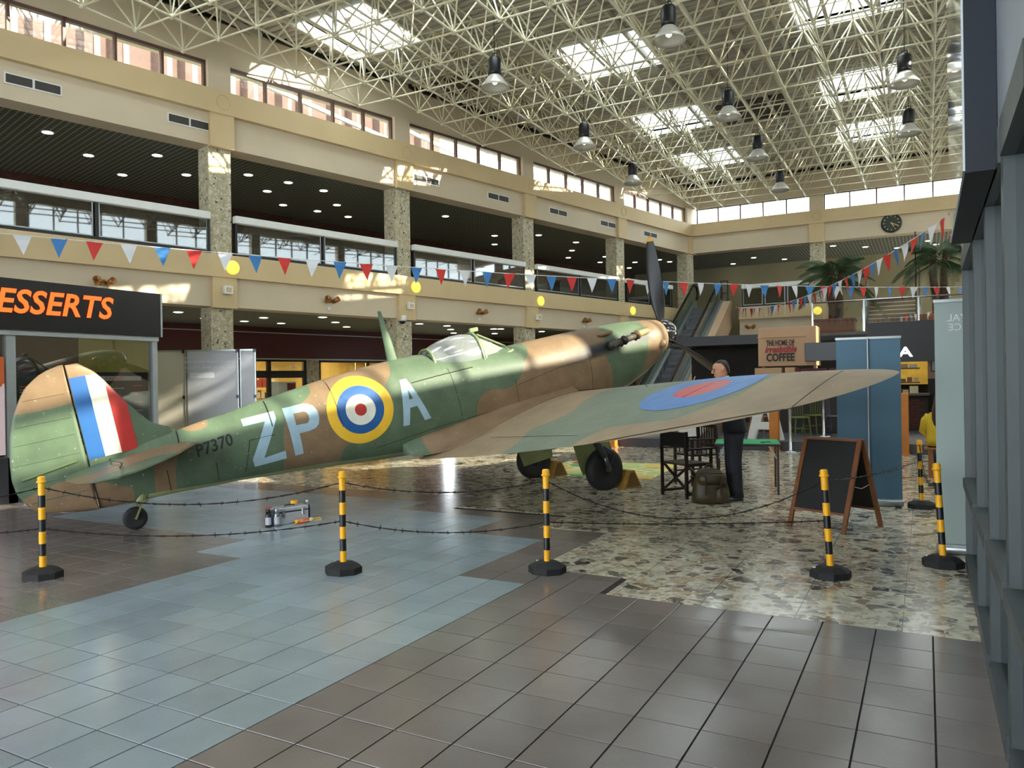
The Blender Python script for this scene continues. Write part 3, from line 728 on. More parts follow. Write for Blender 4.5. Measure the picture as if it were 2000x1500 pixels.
for k, (a, b) in enumerate(((302, 364), (365, 468), (469, 502))):
    p0, p1 = atdepth(a + 1.2, 760, 14), atdepth(b - 1.2, 760, 14); W = (p1 - p0).length
    o = thing('display_panel', ('narrow cream display panel next to the dessert kiosk', 'wide grey display panel with faint reversed lettering', 'narrow grey display panel standing in front of the cash shop')[k], 'display panel', (p0.x, p0.y, 0), rzc, 'display panels by the left wall')
    MB().box((0, -.01, .06), (W, 0, 2.2)).build('sheet', bw if k else banner_mat('cream_banner_back', 'c9c2b2'), o)
    fr = MB(); fr.box((0, -.02, 2.19), (W, .01, 2.22)); fr.box((0, -.05, 0), (W, .05, .06)); fr.box((0, -.02, .03), (.016, .01, 2.2)); fr.box((W - .016, -.02, .03), (W, .01, 2.2)); fr.build('panel_frame', alu, o)
    cl = MB()
    for z in (2.19, 1.35): cl.cbox((W - .02, -.03, z), (.04, .03, .06))
    cl.build('clips', black, o)
    if k == 1:
        for body, z, s_ in (("Cymru a'r Frwydr dros Brydain", 1.98, .075), ('Wales and the Battle of Britain', 1.87, .075)):
            text_obj('reversed_print', body, s_, faint, o, Matrix.Translation((W - .04, -.012, z)) @ Matrix.Scale(-1, 4, (1, 0, 0)) @ UPRIGHT, .0005)
        MB().box((.05, -.0125, 1.7), (.5, -.0105, 1.8)).build('reversed_logo', faint, o)
# ================================================================ SHOP FRONT BEHIND (under the gallery)
sh = thing('cash_shop_front', 'black framed shop front with warm interior under the maroon fascia', 'shop', LW, RZL)
D = DEPTH - .12
def pxs(x, y=690): return leftpix(x, y, D).x
def sb(n_, m_, *bx, par=None):
    q = MB()
    for a, b in bx: q.box(a, b)
    return q.build(n_, m_, par or sh)
xa, xb, xc, xd = pxs(500), pxs(598), pxs(621), pxs(800)
sb('entrance_frame', black, ((xa - .6, D, 0), (xa - .5, D + .1, 2.36)), ((xb - .1, D, 0), (xb, D + .1, 2.36)), ((xa - .6, D, 2.28), (xb, D + .1, 2.36)), ((xa - .5, D, 1.78), (xb - .1, D + .1, 2.0)), ((pxs(522), D, 0), (pxs(522) + .12, D + .1, 2.3)))
sb('stone_pier', stone, ((xb, D - .05, 0), (xc, D + .2, 2.36)))
sb('window_frame', black, ((xc, D, 0), (xc + .1, D + .1, 2.36)), ((xc, D, 2.27), (xd, D + .1, 2.36)), ((xd - .1, D, 0), (xd, D + .1, 2.36)), ((pxs(718), D, 0), (pxs(718) + .06, D + .1, 2.3)))
sb('shop_pane', glass, ((xc + .1, D + .04, .1), (xd - .1, D + .048, 2.27)))
sb('fanlight_pane', glass, ((xa - .5, D + .04, 2.0), (xb - .1, D + .048, 2.28)))
sb('door_pane', glass, ((pxs(522) + .12, D + .04, .1), (xb - .1, D + .048, 1.78)))
warm = mat('warm_shop_wall', 'c9ad66', .7, var=.1, scale=2.)
sb('interior_back_wall', warm, ((xa - .6, D + 2.6, 0), (xd, D + 2.7, 2.8)))
sb('interior_side_wall', warm, ((xa - .7, D, 0), (xa - .6, D + 2.7, 2.8)), ((xd, D, 0), (xd + .1, D + 2.7, 2.8)))
sb('interior_ceiling', mat('shop_ceiling', '8f8a70', .7), ((xa - .6, D + .1, 2.7), (xd, D + 2.7, 2.8)))
sb('light_panel', mat('shop_light_panel', 'ffcf7a', .5, emit=2.), ((xa - .2, D + 1.9, 2.2), (xa + .9, D + 1.95, 2.36)))
def room_lamp(par, loc, watts, c, size=.5):
    ld_ = bpy.data.lights.new('room_lamp', 'AREA'); ld_.energy = watts; ld_.color = c; ld_.size = size
    o_ = bpy.data.objects.new('room_lamp', ld_); col.objects.link(o_); o_.parent = par; o_.location = loc; return o_
for x_ in ((xa + xb) / 2, (xc + xd) / 2): room_lamp(sh, (x_, D + 1.3, 2.66), 40, (1, .78, .42), .9)
shf = mat('shop_shelf', '6e5a44', .6); rnd = random.Random(2); gcol = [mat('shop_goods_%s' % c, c, .6) for c in ('a6a08c', '7c3030', '405a44', 'c7c2b0', '8a7a50')]
for k in range(4): sb('shelf', shf, ((xa + .2, D + 1.6, .35 + .38 * k), (xb - .1, D + 2.0, .38 + .38 * k)))
for k in range(4):
    x = xa + .25
    while x < xb - .3:
        ww = rnd.uniform(.1, .22); hh = rnd.uniform(.15, .3); sb('goods_box', rnd.choice(gcol), ((x, D + 1.65, .38 + .38 * k), (x + ww, D + 1.9, .38 + .38 * k + hh))); x += ww + .04
for k in range(2):
    x = pxs(722 + 20 * k); b = MB(); b.smooth = True; b.lathe([(.02, .5), (.02, .2), (.14, .08), (.16, 0), (.13, 0)], 14, Matrix.Translation((x, D + .8, 1.88))); b.build('pendant_shade', mat('copper_shade', 'c98a3c', .3, .7), sh)
pz = sb('poster_stand', white, ((pxs(530), D + .3, .7), (pxs(588), D + .33, 1.66)))
sb('poster_print', gcol[1], ((pxs(570), D + .29, 1.4), (pxs(586), D + .3, 1.62)), par=pz)
text_obj('shop_lettering', 'cash', .22, mat('shop_letter_white', 'dfd4c8', .5), sh, Matrix.Translation((pxs(562), D + .02, 2.06)) @ UPRIGHT, .004)
# building seen through the left clerestory
bp = thing('ribbed_building', 'brown ribbed concrete building outside the left clerestory windows', 'building', (CX, CY, 0), RZL)
conc = mat('brown_concrete', '573f34', .8, var=.15, scale=3.); ribm = mat('sunlit_concrete_rib', '8f8069', .8, var=.1, scale=3.)
FE = leftpix(862, 280, 9.4).x
MB().box((-40, 9.5, 0), (FE, 10.2, 16)).build('facade', conc, bp)
x = -39.5; k = 0
while x < FE - .7:
    MB().prism([(x, 9.52), (x + .12, 9.2), (x + .36, 9.2), (x + .48, 9.52)], 2, 2, 16).build('rib', conc, bp)
    MB().box((x + .48, 9.46, 2), (x + .66, 9.52, 16)).build('sunlit_strip', ribm, bp)  # sunlit rib sides, put in as strips of a paler colour
    x += (.85, 1.35)[k % 2]; k += 1
# ================================================================ AIRCRAFT
# s = metres aft of the spinner tip, y = towards the port side, z above the thrust line
AY, AP = R(61.5), R(11.5)
FX = Vector((math.cos(AY) * math.cos(AP), math.sin(AY) * math.cos(AP), math.sin(AP)))
LYv = Vector((-math.sin(AY), math.cos(AY), 0)); UZ = FX.cross(LYv)
AO = Vector((-3.651, 12.404, 2.325))
SREF, ZREF = 2.65, -1.845
def AP_(s, y, z): return Vector((SREF - s, y, z - ZREF))
def aw(s, y, z): return AO - FX * s + LYv * y + UZ * z
ac = thing('fighter_aircraft', 'brown and green camouflaged propeller fighter aircraft with roundels and letters ZP A', 'aircraft', aw(SREF, 0, ZREF))
ac.rotation_euler = Matrix((FX, LYv, UZ)).transposed().to_euler()
def interp(tab, x):
    if x <= tab[0][0]: return tab[0][1]
    for (a, u), (b, v) in zip(tab, tab[1:]):
        if x <= b:
            t = (x - a) / (b - a); t = t * t * (3 - 2 * t) * .35 + t * .65; return u + (v - u) * t
    return tab[-1][1]
TOP = [(.43, .27), (.7, .315), (1.27, .365), (2.28, .39), (3.3, .39), (3.9, .44), (4.55, .52), (4.8, .545), (5.3, .54), (6.0, .495), (6.76, .42), (7.4, .34), (8.0, .27), (8.7, .2)]
BOT = [(.43, -.28), (.67, -.43), (.95, -.56), (1.3, -.66), (2.0, -.76), (3.0, -.84), (4.0, -.86), (4.6, -.8), (5.47, -.68), (6.15, -.585), (6.72, -.51), (7.3, -.44), (8.2, -.37), (8.7, -.33)]
HW = [(.43, .275), (.7, .33), (1.2, .375), (2.0, .41), (3.0, .435), (4.2, .43), (5.0, .395), (5.8, .335), (6.6, .265), (7.4, .185), (8.0, .12), (8.4, .075), (8.7, .045)]
ZC = [(.43, 0), (1.2, -.1), (2.5, -.15), (4.2, -.13), (5.5, -.1), (7.0, -.06), (8.7, -.06)]
EXT = [(.43, 2.0), (1.2, 2.2), (3.0, 2.3), (4.6, 2.05), (8.7, 2.0)]
EXB = [(.43, 2.0), (1.2, 2.0), (3.0, 2.5), (5.0, 2.2), (8.7, 2.0)]
def fhw(s, z):
    zc = interp(ZC, s); h = (interp(TOP, s) - zc) if z > zc else (zc - interp(BOT, s)); e = interp(EXT if z > zc else EXB, s)
    t = min(1, abs(z - zc) / max(h, 1e-3)); return interp(HW, s) * (1 - t ** e) ** (1 / e)
def apx(px, py, yo=None):           # photo pixel -> (s, z) on the starboard flank
    y = -.33 if yo is None else yo
    for _ in range(6 if yo is None else 1):
        d = ray(px, py); t = ((AO + LYv * y) - CAM).dot(LYv) / d.dot(LYv); r_ = CAM + d * t - AO
        s, z = -r_.dot(FX), r_.dot(UZ)
        if yo is None: y = -.9 * fhw(min(max(s, .45), 8.6), z) - .1 * interp(HW, s) * .6
    return s, z
def sdf(poly, x, y):
    d = 1e9; ins = False; n = len(poly)
    for i in range(n):
        x0, y0 = poly[i]; x1, y1 = poly[(i + 1) % n]; ex, ey = x1 - x0, y1 - y0; L = ex * ex + ey * ey
        t = max(0, min(1, ((x - x0) * ex + (y - y0) * ey) / L)) if L else 0
        d = min(d, (x - x0 - ex * t) ** 2 + (y - y0 - ey * t) ** 2)
        if (y0 > y) != (y1 > y) and x < x0 + (y - y0) / (y1 - y0) * ex: ins = not ins
    d = math.sqrt(d); return d if ins else -d
def smooth_poly(P_, it=2):
    for _ in range(it):
        Q = []
        for i in range(len(P_)):
            a, b = P_[i], P_[(i + 1) % len(P_)]
            Q += [(a[0] * .75 + b[0] * .25, a[1] * .75 + b[1] * .25), (a[0] * .25 + b[0] * .75, a[1] * .25 + b[1] * .75)]
        P_ = Q
    return P_
BR = []   # brown patches on the fuselage flank, traced in the side view
nose = [(-1, -1.2), (-1, 1), (apx(1268, 640)[0], 1), (apx(1266, 660)[0], .1), (apx(1260, 705)[0], -.35), (apx(1250, 735)[0], -1.2)]
BR.append(nose)
mid = [apx(*q) for q in ((1182, 655), (1180, 672), (1183, 700), (1195, 722), (1194, 760))] + [(1.2, -1.4), (4.6, -1.4)] + [apx(*q) for q in ((985, 862), (965, 858), (948, 848), (936, 832), (930, 808), (931, 788), (940, 770), (960, 759), (985, 761), (1008, 750), (1018, 728), (1024, 705), (1033, 685))] + [(apx(1040, 668)[0], .9), (apx(1181, 640)[0], .9)]
BR.append(smooth_poly(mid, 1))
rnd5 = [(apx(612, 752)[0], .9)] + [apx(*q) for q in ((609, 764), (600, 778), (582, 792), (566, 803), (556, 825), (552, 850), (556, 885), (553, 905))] + [(apx(548, 925)[0], -1.)] + [(apx(658, 910)[0], -1.)] + [apx(*q) for q in ((664, 895), (674, 870), (700, 860), (745, 790), (752, 750), (765, 725))] + [(apx(767, 703)[0], .9)]
BR.append(smooth_poly(rnd5, 1))
BR.append(smooth_poly([(apx(350, 833)[0] + .1, .8), apx(352, 838), apx(372, 843), apx(395, 839), apx(409, 829), (apx(413, 816)[0], .8)], 1))
BR.append(smooth_poly([(7.6, .0), (7.75, .02), apx(352, 880), apx(344, 905), apx(343, 950), (7.9, -.8), (8.15, -.8), (8.16, -.3), (8.1, .06), (7.8, .1)], 1))
BR.append([(8.36, -.2), (8.36, -.6), (9.6, -.6), (9.6, .0), (8.8, .04)])
def setattrs(o, fn):
    me = o.data; n = len(me.vertices)
    A = [me.attributes.new(k, 'FLOAT', 'POINT') for k in ('camo', 'under', 'soot')]
    vals = [fn(v.co) for v in me.vertices]
    for k in range(3): A[k].data.foreach_set('value', [v[k] for v in vals])
def camo_mat(name, wear=.5, cg='50604a', cb='786148'):
    t = NT(name); p = t.obj()
    def at(n_):
        a = t.n('ShaderNodeAttribute'); a.attribute_name = n_; return a.outputs['Fac']
    nz = t.noise(3.5, 5, p); n2 = t.noise(26, 4, p); n3 = t.noise(.9, 2, p)
    def two(c, v=.2):
        c = lin(c); return t.ramp(nz.outputs[0], [(.3, tuple(x * (1 - v) for x in c[:3]) + (1,)), (.72, tuple(min(1, x * (1 + v)) for x in c[:3]) + (1,))])
    green, brown, und = two(cg), two(cb), two('8b8f62', .12)
    c = t.mix(t.math('GREATER_THAN', at('camo'), 0.), green, brown)
    c = t.mix(t.math('GREATER_THAN', at('under'), 0.), c, und)
    c = t.mix(at('soot'), c, lin('16181c'))
    wr_ = t.math('MULTIPLY', t.math('GREATER_THAN', n2.outputs[0], .69), wear); c = t.mix(wr_, c, lin('a9a68f'))
    t.l(c, t.b.inputs['Base Color']); r = t.math('MULTIPLY_ADD', nz.outputs[0], .2, .4); t.l(r, t.b.inputs['Roughness']); t.b.inputs['Specular IOR Level'].default_value = .35
    bm_ = t.math('ADD', nz.outputs[0], t.math('MULTIPLY', n3.outputs[0], 2.)); t.bump(bm_, .12, .03)
    return t.m
camo = camo_mat('camouflage_paint')
camo_w = camo_mat('faded_sheen_wing_camouflage', .8, '6b7564', '8d7a60')  # paler wing coats: fading, plus the sheen on top put into the colours
# soot trail behind the exhaust stacks
def soot(s, z):
    if s < .8: return 0.
    zc = .125 - .055 * (s - .8); wv = .12
    a = max(0., 1 - abs(z - zc) / wv); a = min(1, a * 2.0); f = 1 if s < 2.1 else max(0, 1 - (s - 2.1) / .75)
    return a * f * min(1, (s - .8) / .1)
def fus_attr(co):
    s, y, z = SREF - co.x, co.y, co.z + ZREF
    b = max(sdf(P_, s, z) for P_ in BR)
    ub = interp([(.4, -.24), (.8, -.4), (1.5, -.62), (3, -.78), (4.6, -.72), (5.5, -.6), (6.5, -.475), (7.4, -.395), (8.25, -.31), (8.3, -.7), (9, -.7)], s)
    return (b, ub - z, soot(s, z) if abs(y) > .1 else 0.)
NS, NR = 190, 64
m = MB(); m.smooth = True; vs = []
for i in range(NS + 1):
    s = .43 + (8.7 - .43) * i / NS; zc, tp, bt, h = interp(ZC, s), interp(TOP, s), interp(BOT, s), interp(HW, s)
    for k in range(NR):
        a = 2 * math.pi * k / NR; ca, sa = math.cos(a), math.sin(a); e = interp(EXT if sa > 0 else EXB, s)
        vs.append(AP_(s, h * math.copysign(abs(ca) ** (2 / e), ca), zc + ((tp - zc) if sa > 0 else (zc - bt)) * math.copysign(abs(sa) ** (2 / e), sa)))
fs = [(i * NR + k, i * NR + (k + 1) % NR, (i + 1) * NR + (k + 1) % NR, (i + 1) * NR + k) for i in range(NS) for k in range(NR)]
fs += [tuple(range(NR - 1, -1, -1)), tuple(range(NS * NR, (NS + 1) * NR))]
fus = m.add(vs, fs).build('fuselage', camo, ac); setattrs(fus, fus_attr)
bvh_f = BVHTree.FromPolygons([v.co.copy() for v in fus.data.vertices], [tuple(p.vertices) for p in fus.data.polygons])
# ---- wings
WB, WC, WS = 5.62, 2.65, 3.21
def wz(s, y): return -.571 + .082 * (abs(y) - .4) + (3.2 - s) * .089
def wchord(y): return WC * math.sqrt(max(0, 1 - (y / WB) ** 2))
W_BR = [smooth_poly([(1, 0), (6, 0), (6, -1.9)] + [(5.0, -2.15), (4.6, -2.0), (4.35, -1.75), (4.1, -1.95), (3.8, -1.95), (3.3, -1.6), (2.8, -1.5), (2.3, -1.75), (1, -1.8)], 1), [(1, -4.35), (2.9, -4.2), (3.6, -4.3), (4.2, -4.0), (4.35, -3.2), (6, -3.0), (6, -7), (1, -7)]]
def wing_attr(co):
    s, y = SREF - co.x, -abs(co.y); z = co.z + ZREF
    return (max(sdf(P_, s, y) for P_ in W_BR), .02 if z < wz(s, y) - .012 else -.02, 0.)
def aero(u): return 5 * (.2969 * math.sqrt(u) - .126 * u - .3516 * u * u + .2843 * u ** 3 - .1036 * u ** 4)
def wing_pt(u, y, side, sgn):
    c = max(wchord(y), .02); s = WS - .27 * c + c * u; tk = (.125 - .06 * abs(y) / WB) * c
    return AP_(s, sgn * abs(y), wz(s, y) + tk * aero(u) * (.85 if side > 0 else -.75))
ail = lambda y: 3.45 < abs(y) < 5.15
for sgn, nm_ in ((-1, 'starboard_wing'), (1, 'port_wing')):
    m = MB(); m.smooth = True; yy = [.3 + (WB - .3) * (1 - (1 - k / 60) ** 1.8) for k in range(61)]; yy[-1] = WB - .002; NU = 26; uu = [(1 - math.cos(math.pi * k / NU)) / 2 for k in range(NU + 1)]
    vs = []
    for y in yy: vs += [wing_pt(u, y, 1, sgn) for u in reversed(uu)] + [wing_pt(u, y, -1, sgn) for u in uu[1:]]
    L = 2 * NU + 1
    fs = [(i * L + k, i * L + k + 1, (i + 1) * L + k + 1, (i + 1) * L + k) for i in range(60) for k in range(L - 1)] + [(i * L + L - 1, i * L, (i + 1) * L, (i + 1) * L + L - 1) for i in range(60)] + [tuple(range(60 * L, 61 * L))]
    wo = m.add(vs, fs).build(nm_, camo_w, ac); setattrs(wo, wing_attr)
    if sgn < 0: bvh_w = BVHTree.FromPolygons([v.co.copy() for v in wo.data.vertices], [tuple(p.vertices) for p in wo.data.polygons])
    darkline = mat('panel_gap', '16150f', .8, var=0)
    def on_wing(s, y):
        c = wchord(y); u = min(1, max(0, (s - (WS - .27 * c)) / c)); p_ = wing_pt(u, y, 1, sgn); return p_ + Vector((0, 0, .002))
    def strip(pts, w_, nm2, par, m_=darkline):
        q = MB(); vs = []; 
        for i, p_ in enumerate(pts):
            d = (pts[min(i + 1, len(pts) - 1)] - pts[max(i - 1, 0)]).normalized(); sd_ = d.cross(Vector((0, 0, 1))).normalized() * w_ / 2
            vs += [p_ - sd_, p_ + sd_]
        q.add(vs, [(2 * i, 2 * i + 1, 2 * i + 3, 2 * i + 2) for i in range(len(pts) - 1)]); return q.build(nm2, m_, par)
    strip([on_wing(4.72 - .70 * k / 12, 3.45 + 1.65 * k / 12) for k in range(13)], .035, 'aileron_gap', wo)
    strip([on_wing(4.72 + .2 * k / 4, 3.45 - .02 * k) for k in range(5)], .012, 'aileron_gap', wo)
    strip([on_wing(4.02 + .2 * k / 4, 5.1) for k in range(5)], .012, 'aileron_gap', wo)
    strip([on_wing(2.75 + 1.25 * k / 10, 4.95 + .02 * k) for k in range(11)], .012, 'tip_joint', wo)
    strip([on_wing(2.45 + .5 * k / 5, 1.75 + .12 * k) for k in range(6)], .012, 'panel_joint', wo)
    strip([on_wing(4.55, 1.2 + .22 * k) for k in range(9)], .012, 'flap_joint', wo)
    # wing root fillet
    f = MB(); f.smooth = True; NF, NQ = 40, 10; vs = []
    for i in range(NF + 1):
        s = 2.5 + 2.8 * i / NF; tt = i / NF
        ztop = -.36 - .24 * max(0, tt - .45); wide = .55 + .5 * tt ** 1.5
        e_ = max(0, (tt - .72) / .28); yo = wide * (1 - e_ ** 1.6) + (fhw(s, -.62) + .015) * e_ ** 1.6
        c = wchord(yo); u = (s - (WS - .27 * c)) / c
        if u < 1: wp = wing_pt(max(0, u), yo, 1, sgn); zo = wp.z + ZREF
        else: zo = wz(s, yo) - .02
        zo = zo * (1 - e_ ** 2) - .66 * e_ ** 2
        if i == 0: ztop = zo + .05
        y0 = max(.05, fhw(s, ztop) - .012)
        for q in range(NQ + 1):
            u_ = q / NQ; cv = (1 - u_) ** 2.2
            vs.append(AP_(s, sgn * (y0 + (yo - y0) * u_), zo + .004 + (ztop - zo) * cv))
    f.add(vs, [(i * (NQ + 1) + q, i * (NQ + 1) + q + 1, (i + 1) * (NQ + 1) + q + 1, (i + 1) * (NQ + 1) + q) for i in range(NF) for q in range(NQ)])
    fo = f.build('wing_fillet', camo, ac)
    def fil_attr(co):
        s, y, z = SREF - co.x, -abs(co.y), co.z + ZREF
        return (.1 if s < 5.05 - .25 * max(0, abs(y) - .6) else -.1, -.1, 0.)
    setattrs(fo, fil_attr)
    md = fo.modifiers.new('thick', 'SOLIDIFY'); md.thickness = .006; md.offset = 0
# ---- tailplane
TPL = [(7.62, 0), (7.70, -.35), (7.93, -.85), (8.13, -1.15), (8.35, -1.45), (8.57, -1.58), (8.78, -1.48), (8.9, -1.2), (8.96, -.75), (8.92, -.35), (8.8, -.1), (8.76, 0)]
def tp_edges(y):
    a = [p for p in TPL[:6]]; b = [p for p in TPL[5:]][::-1]
    f = lambda tab: interp([(-q[1], q[0]) for q in tab], y)
    return f(a), f(b)
for sgn, nm_ in ((-1, 'starboard_tailplane'), (1, 'port_tailplane')):
    m = MB(); m.smooth = True; vs = []; N1, N2 = 28, 12
    for i in range(N1 + 1):
        y = 1.575 * (1 - (1 - i / N1) ** 1.7); a, b = tp_edges(y); b = max(b, a + .03)
        for side in (1, -1):
            for k in (range(N2, -1, -1) if side > 0 else range(1, N2 + 1)):
                u = k / N2; s = a + (b - a) * u; vs.append(AP_(s, sgn * y, .125 + side * .05 * aero(u) * 1.6 * (1 - .6 * y / 1.6)))
    L = 2 * N2 + 1
    fs = [(i * L + k, i * L + (k + 1) % L, (i + 1) * L + (k + 1) % L, (i + 1) * L + k) for i in range(N1) for k in range(L)] + [tuple(range(N1 * L, (N1 + 1) * L))]
    to = m.add(vs, fs).build(nm_, camo, ac)
    def tp_attr(co):
        s, y, z = SREF - co.x, abs(co.y), co.z + ZREF
        return (sdf(smooth_poly([(7.4, -.2), (8.3, -.2), (8.45, .5), (8.75, .75), (9.2, .8), (9.2, 1.4), (8.7, 1.35), (8.3, .85), (8.05, .8), (7.4, .9)], 1), s, y), .1 if z < .1 else -.1, 0.)
    setattrs(to, tp_attr)
    hl = [AP_(8.5 + .03 * math.sin(k), sgn * (.18 + 1.2 * k / 8), .125 + .052) for k in range(9)]
    strip(hl, .016, 'elevator_gap', to)
    strip([AP_(8.5, sgn * (.98 + .03 * k), .178) + Vector((-.09 * k, 0, -.005 * k)) for k in range(4)], .014, 'elevator_gap', to)
# ---- fin and rudder
FLE = [(-.05, 7.9), (.3, 7.8), (.36, 7.88), (.43, 8.02), (.61, 8.15), (.72, 8.22), (1.0, 8.38), (1.1, 8.45), (1.21, 8.58)]
RTE = [(-.335, 8.76), (-.29, 8.94), (-.24, 9.15), (-.18, 9.27), (-.09, 9.33), (.03, 9.38), (.17, 9.39), (.34, 9.37), (.58, 9.32), (.78, 9.25), (.93, 9.17), (1.05, 9.09), (1.15, 8.96), (1.205, 8.83), (1.222, 8.74)]
def lint(tab, x):
    for (a, u), (b, v) in zip(tab, tab[1:]):
        if x <= b: return u + (v - u) * max(0, (x - a)) / (b - a)
    return tab[-1][1]
def fin_half(s, z):
    if s < 8.7:
        a = lint(FLE, z); t = max(0, min(1, (s - a) / max(.01, 8.7 - a))); return .062 * math.sqrt(t) * (1 - .45 * max(0, z) / 1.22) + .004
    b = lint(RTE, z); t = max(0, min(1, (s - 8.7) / max(.01, b - 8.7))); return .062 * (1 - .45 * max(0, z) / 1.22) * (1 - t) ** .8 + .006
def fin_mesh(nm_, z0, z1, fa, fb, nz_, ns):
    m = MB(); m.smooth = True; vs = []
    for i in range(nz_ + 1):
        z = z0 + (z1 - z0) * i / nz_; a, b = fa(z), fb(z)
        for side in (-1, 1):
            for k in range(ns + 1):
                s = a + (b - a) * k / ns; vs.append(AP_(s, side * fin_half(s, z), z))
    L = 2 * (ns + 1); fs = []
    for i in range(nz_):
        for side in (0, 1):
            o_ = side * (ns + 1)
            for k in range(ns): fs.append((i * L + o_ + k, i * L + o_ + k + 1, (i + 1) * L + o_ + k + 1, (i + 1) * L + o_ + k))
        for k in (0, ns): fs.append((i * L + k, i * L + ns + 1 + k, (i + 1) * L + ns + 1 + k, (i + 1) * L + k))
    for i in (0, nz_):
        for k in range(ns): fs.append((i * L + k, i * L + k + 1, i * L + ns + 2 + k, i * L + ns + 1 + k))
    return m.add(vs, fs).build(nm_, camo, ac)
fin = fin_mesh('fin', -.05, 1.21, lambda z: lint(FLE, z), lambda z: 8.695, 40, 20)
rud = fin_mesh('rudder', -.33, 1.22, lambda z: 8.712, lambda z: lint(RTE, z), 50, 18)
FB = [(7, .9), (8.45, .83), (8.7, .82), (8.9, .8), (9.1, .8), (9.6, .85), (9.6, 2), (7, 2)]
RB2 = smooth_poly([(8.5, -.6), (8.6, .0), (8.95, .06), (9.2, .0), (9.6, -.12), (9.6, -.6)], 1)
for o_ in (fin, rud): setattrs(o_, lambda co: (max(sdf(FB, SREF - co.x, co.z + ZREF), sdf(RB2, SREF - co.x, co.z + ZREF)), -.1, 0.))
ribl = MB()
for k, z in enumerate((.93, .68, .5, .3, .08, -.1)):
    for q in range(8):
        s0 = 8.76 + (lint(RTE, z) - 8.8) * q / 8; s1 = 8.76 + (lint(RTE, z) - 8.8) * (q + 1) / 8
        for sg in (-1, 1): ribl.tube([AP_(s0, sg * (fin_half(s0, z) + .001), z + .0), AP_(s1, sg * (fin_half(s1, z) + .001), z + .0)], .006, 5)
o_ = ribl.build('rudder_ribs', camo, rud); setattrs(o_, lambda co: (sdf(FB, SREF - co.x, co.z + ZREF), -.1, 0.))
strip([AP_(9.12, -fin_half(9.12, z) - .003, z) for z in (.2, .35, .5, .65)], .0, 'trim_line', rud)
MB().tube([AP_(8.8 + .5 * k / 6, -fin_half(8.8 + .5 * k / 6, .22) - .012, .22 - .012 * k) for k in range(7)], .012, 6).build('trim_rod', mat('trim_rod_green', '5c6b45', .5), rud)
bvh_t = BVHTree.FromPolygons([v.co.copy() for o_ in (fin,) for v in o_.data.vertices], [tuple(p.vertices) for p in fin.data.polygons])
# ---- painted markings laid on the skin
def decal(nm_, m_, loops, bvh, par, off=.003, axis='side', step=.035, mesh=None):
    bm = bmesh.new()
    if mesh is not None: bm.from_mesh(mesh)
    else:
        es = []
        for lp in loops:
            vv = [bm.verts.new((x, z, 0)) for x, z in lp]; es += [bm.edges.new((vv[i], vv[(i + 1) % len(vv)])) for i in range(len(vv))]
        bmesh.ops.triangle_fill(bm, edges=es, use_beauty=True, use_dissolve=False)
    xs_ = [v.co.x for v in bm.verts]; zs_ = [v.co.y for v in bm.verts]
    for ax, lo_, hi_ in ((0, min(xs_), max(xs_)), (1, min(zs_), max(zs_))):
        q = lo_ + step
        while q < hi_:
            n_ = Vector((1, 0, 0)) if ax == 0 else Vector((0, 1, 0))
            bmesh.ops.bisect_plane(bm, geom=bm.verts[:] + bm.edges[:] + bm.faces[:], plane_co=n_ * q, plane_no=n_); q += step
    for v in bm.verts:
        a, b = v.co.x, v.co.y
        if axis == 'side': o0, dr_ = AP_(a, -3, b), Vector((0, 1, 0))
        else: o0, dr_ = AP_(a, b, 3), Vector((0, 0, -1))
        h = bvh.ray_cast(o0, dr_)
        if h[0] is None: h = bvh.find_nearest(AP_(a, b, wz(a, b)) if axis != 'side' else AP_(a, -.05, b))
        v.co = h[0] - dr_ * off
    me = bpy.data.meshes.new(nm_); bm.to_mesh(me); bm.free(); me.materials.clear(); me.materials.append(m_)
    for p_ in me.polygons: p_.use_smooth = True
    return link(nm_, me, par)
def paint(name, c, v=.1): return mat(name, c, .42, var=v, scale=5.)
pY, pB, pW, pR, pS = paint('roundel_yellow', 'd9ab2c'), paint('roundel_blue', '1d5088'), paint('roundel_white', 'cdcbbb'), paint('roundel_red', 'a52a24'), paint('code_letter_grey', '8ea6b2')
def circ(c, r, n=64): return [(c[0] + r * math.cos(2 * math.pi * k / n), c[1] + r * math.sin(2 * math.pi * k / n)) for k in range(n)]
rc = apx(704, 800)
r1, r2, r3, r4 = .455, .315, .205, .08
e0, e1 = apx(638, 800), apx(772, 800); rr = abs(e0[0] - e1[0]) / 2
r1, r2, r3, r4 = rr, rr * .71, rr * .45, rr * .18
ro = decal('roundel', pY, [circ(rc, r1), circ(rc, r2)], bvh_f, fus)
for nm_, m_, a, b in (('blue_ring', pB, r2, r3), ('white_ring', pW, r3, r4), ('red_centre', pR, r4, 0)):
    decal(nm_, m_, [circ(rc, a)] + ([circ(rc, b)] if b else []), bvh_f, ro)
tag(ro, 'yellow blue white and red roundel on the rear fuselage')
def letter(nm_, lab, *loops):
    lp = [[apx(400 + x / 4, 620 + y / 4) for x, y in l_] for l_ in loops]
    tag(decal(nm_, pS, lp, bvh_f, fus, .0035), lab)
letter('code_letter', 'pale letter Z', [(280, 795), (535, 730), (555, 790), (463, 1097), (628, 1040), (640, 1100), (390, 1167), (373, 1110), (467, 812), (298, 852)])
letter('code_letter', 'pale letter P', [(600, 712), (760, 672), (800, 672), (840, 688), (875, 725), (892, 780), (888, 830), (865, 862), (820, 884), (738, 905), (770, 1062), (705, 1080)], [(690, 752), (768, 735), (790, 740), (808, 765), (815, 800), (800, 825), (712, 842)])
letter('code_letter', 'pale letter A', [(1517, 490), (1568, 477), (1765, 785), (1715, 802), (1655, 690), (1600, 706), (1597, 840), (1548, 850)], [(1582, 565), (1594, 642), (1622, 632)])
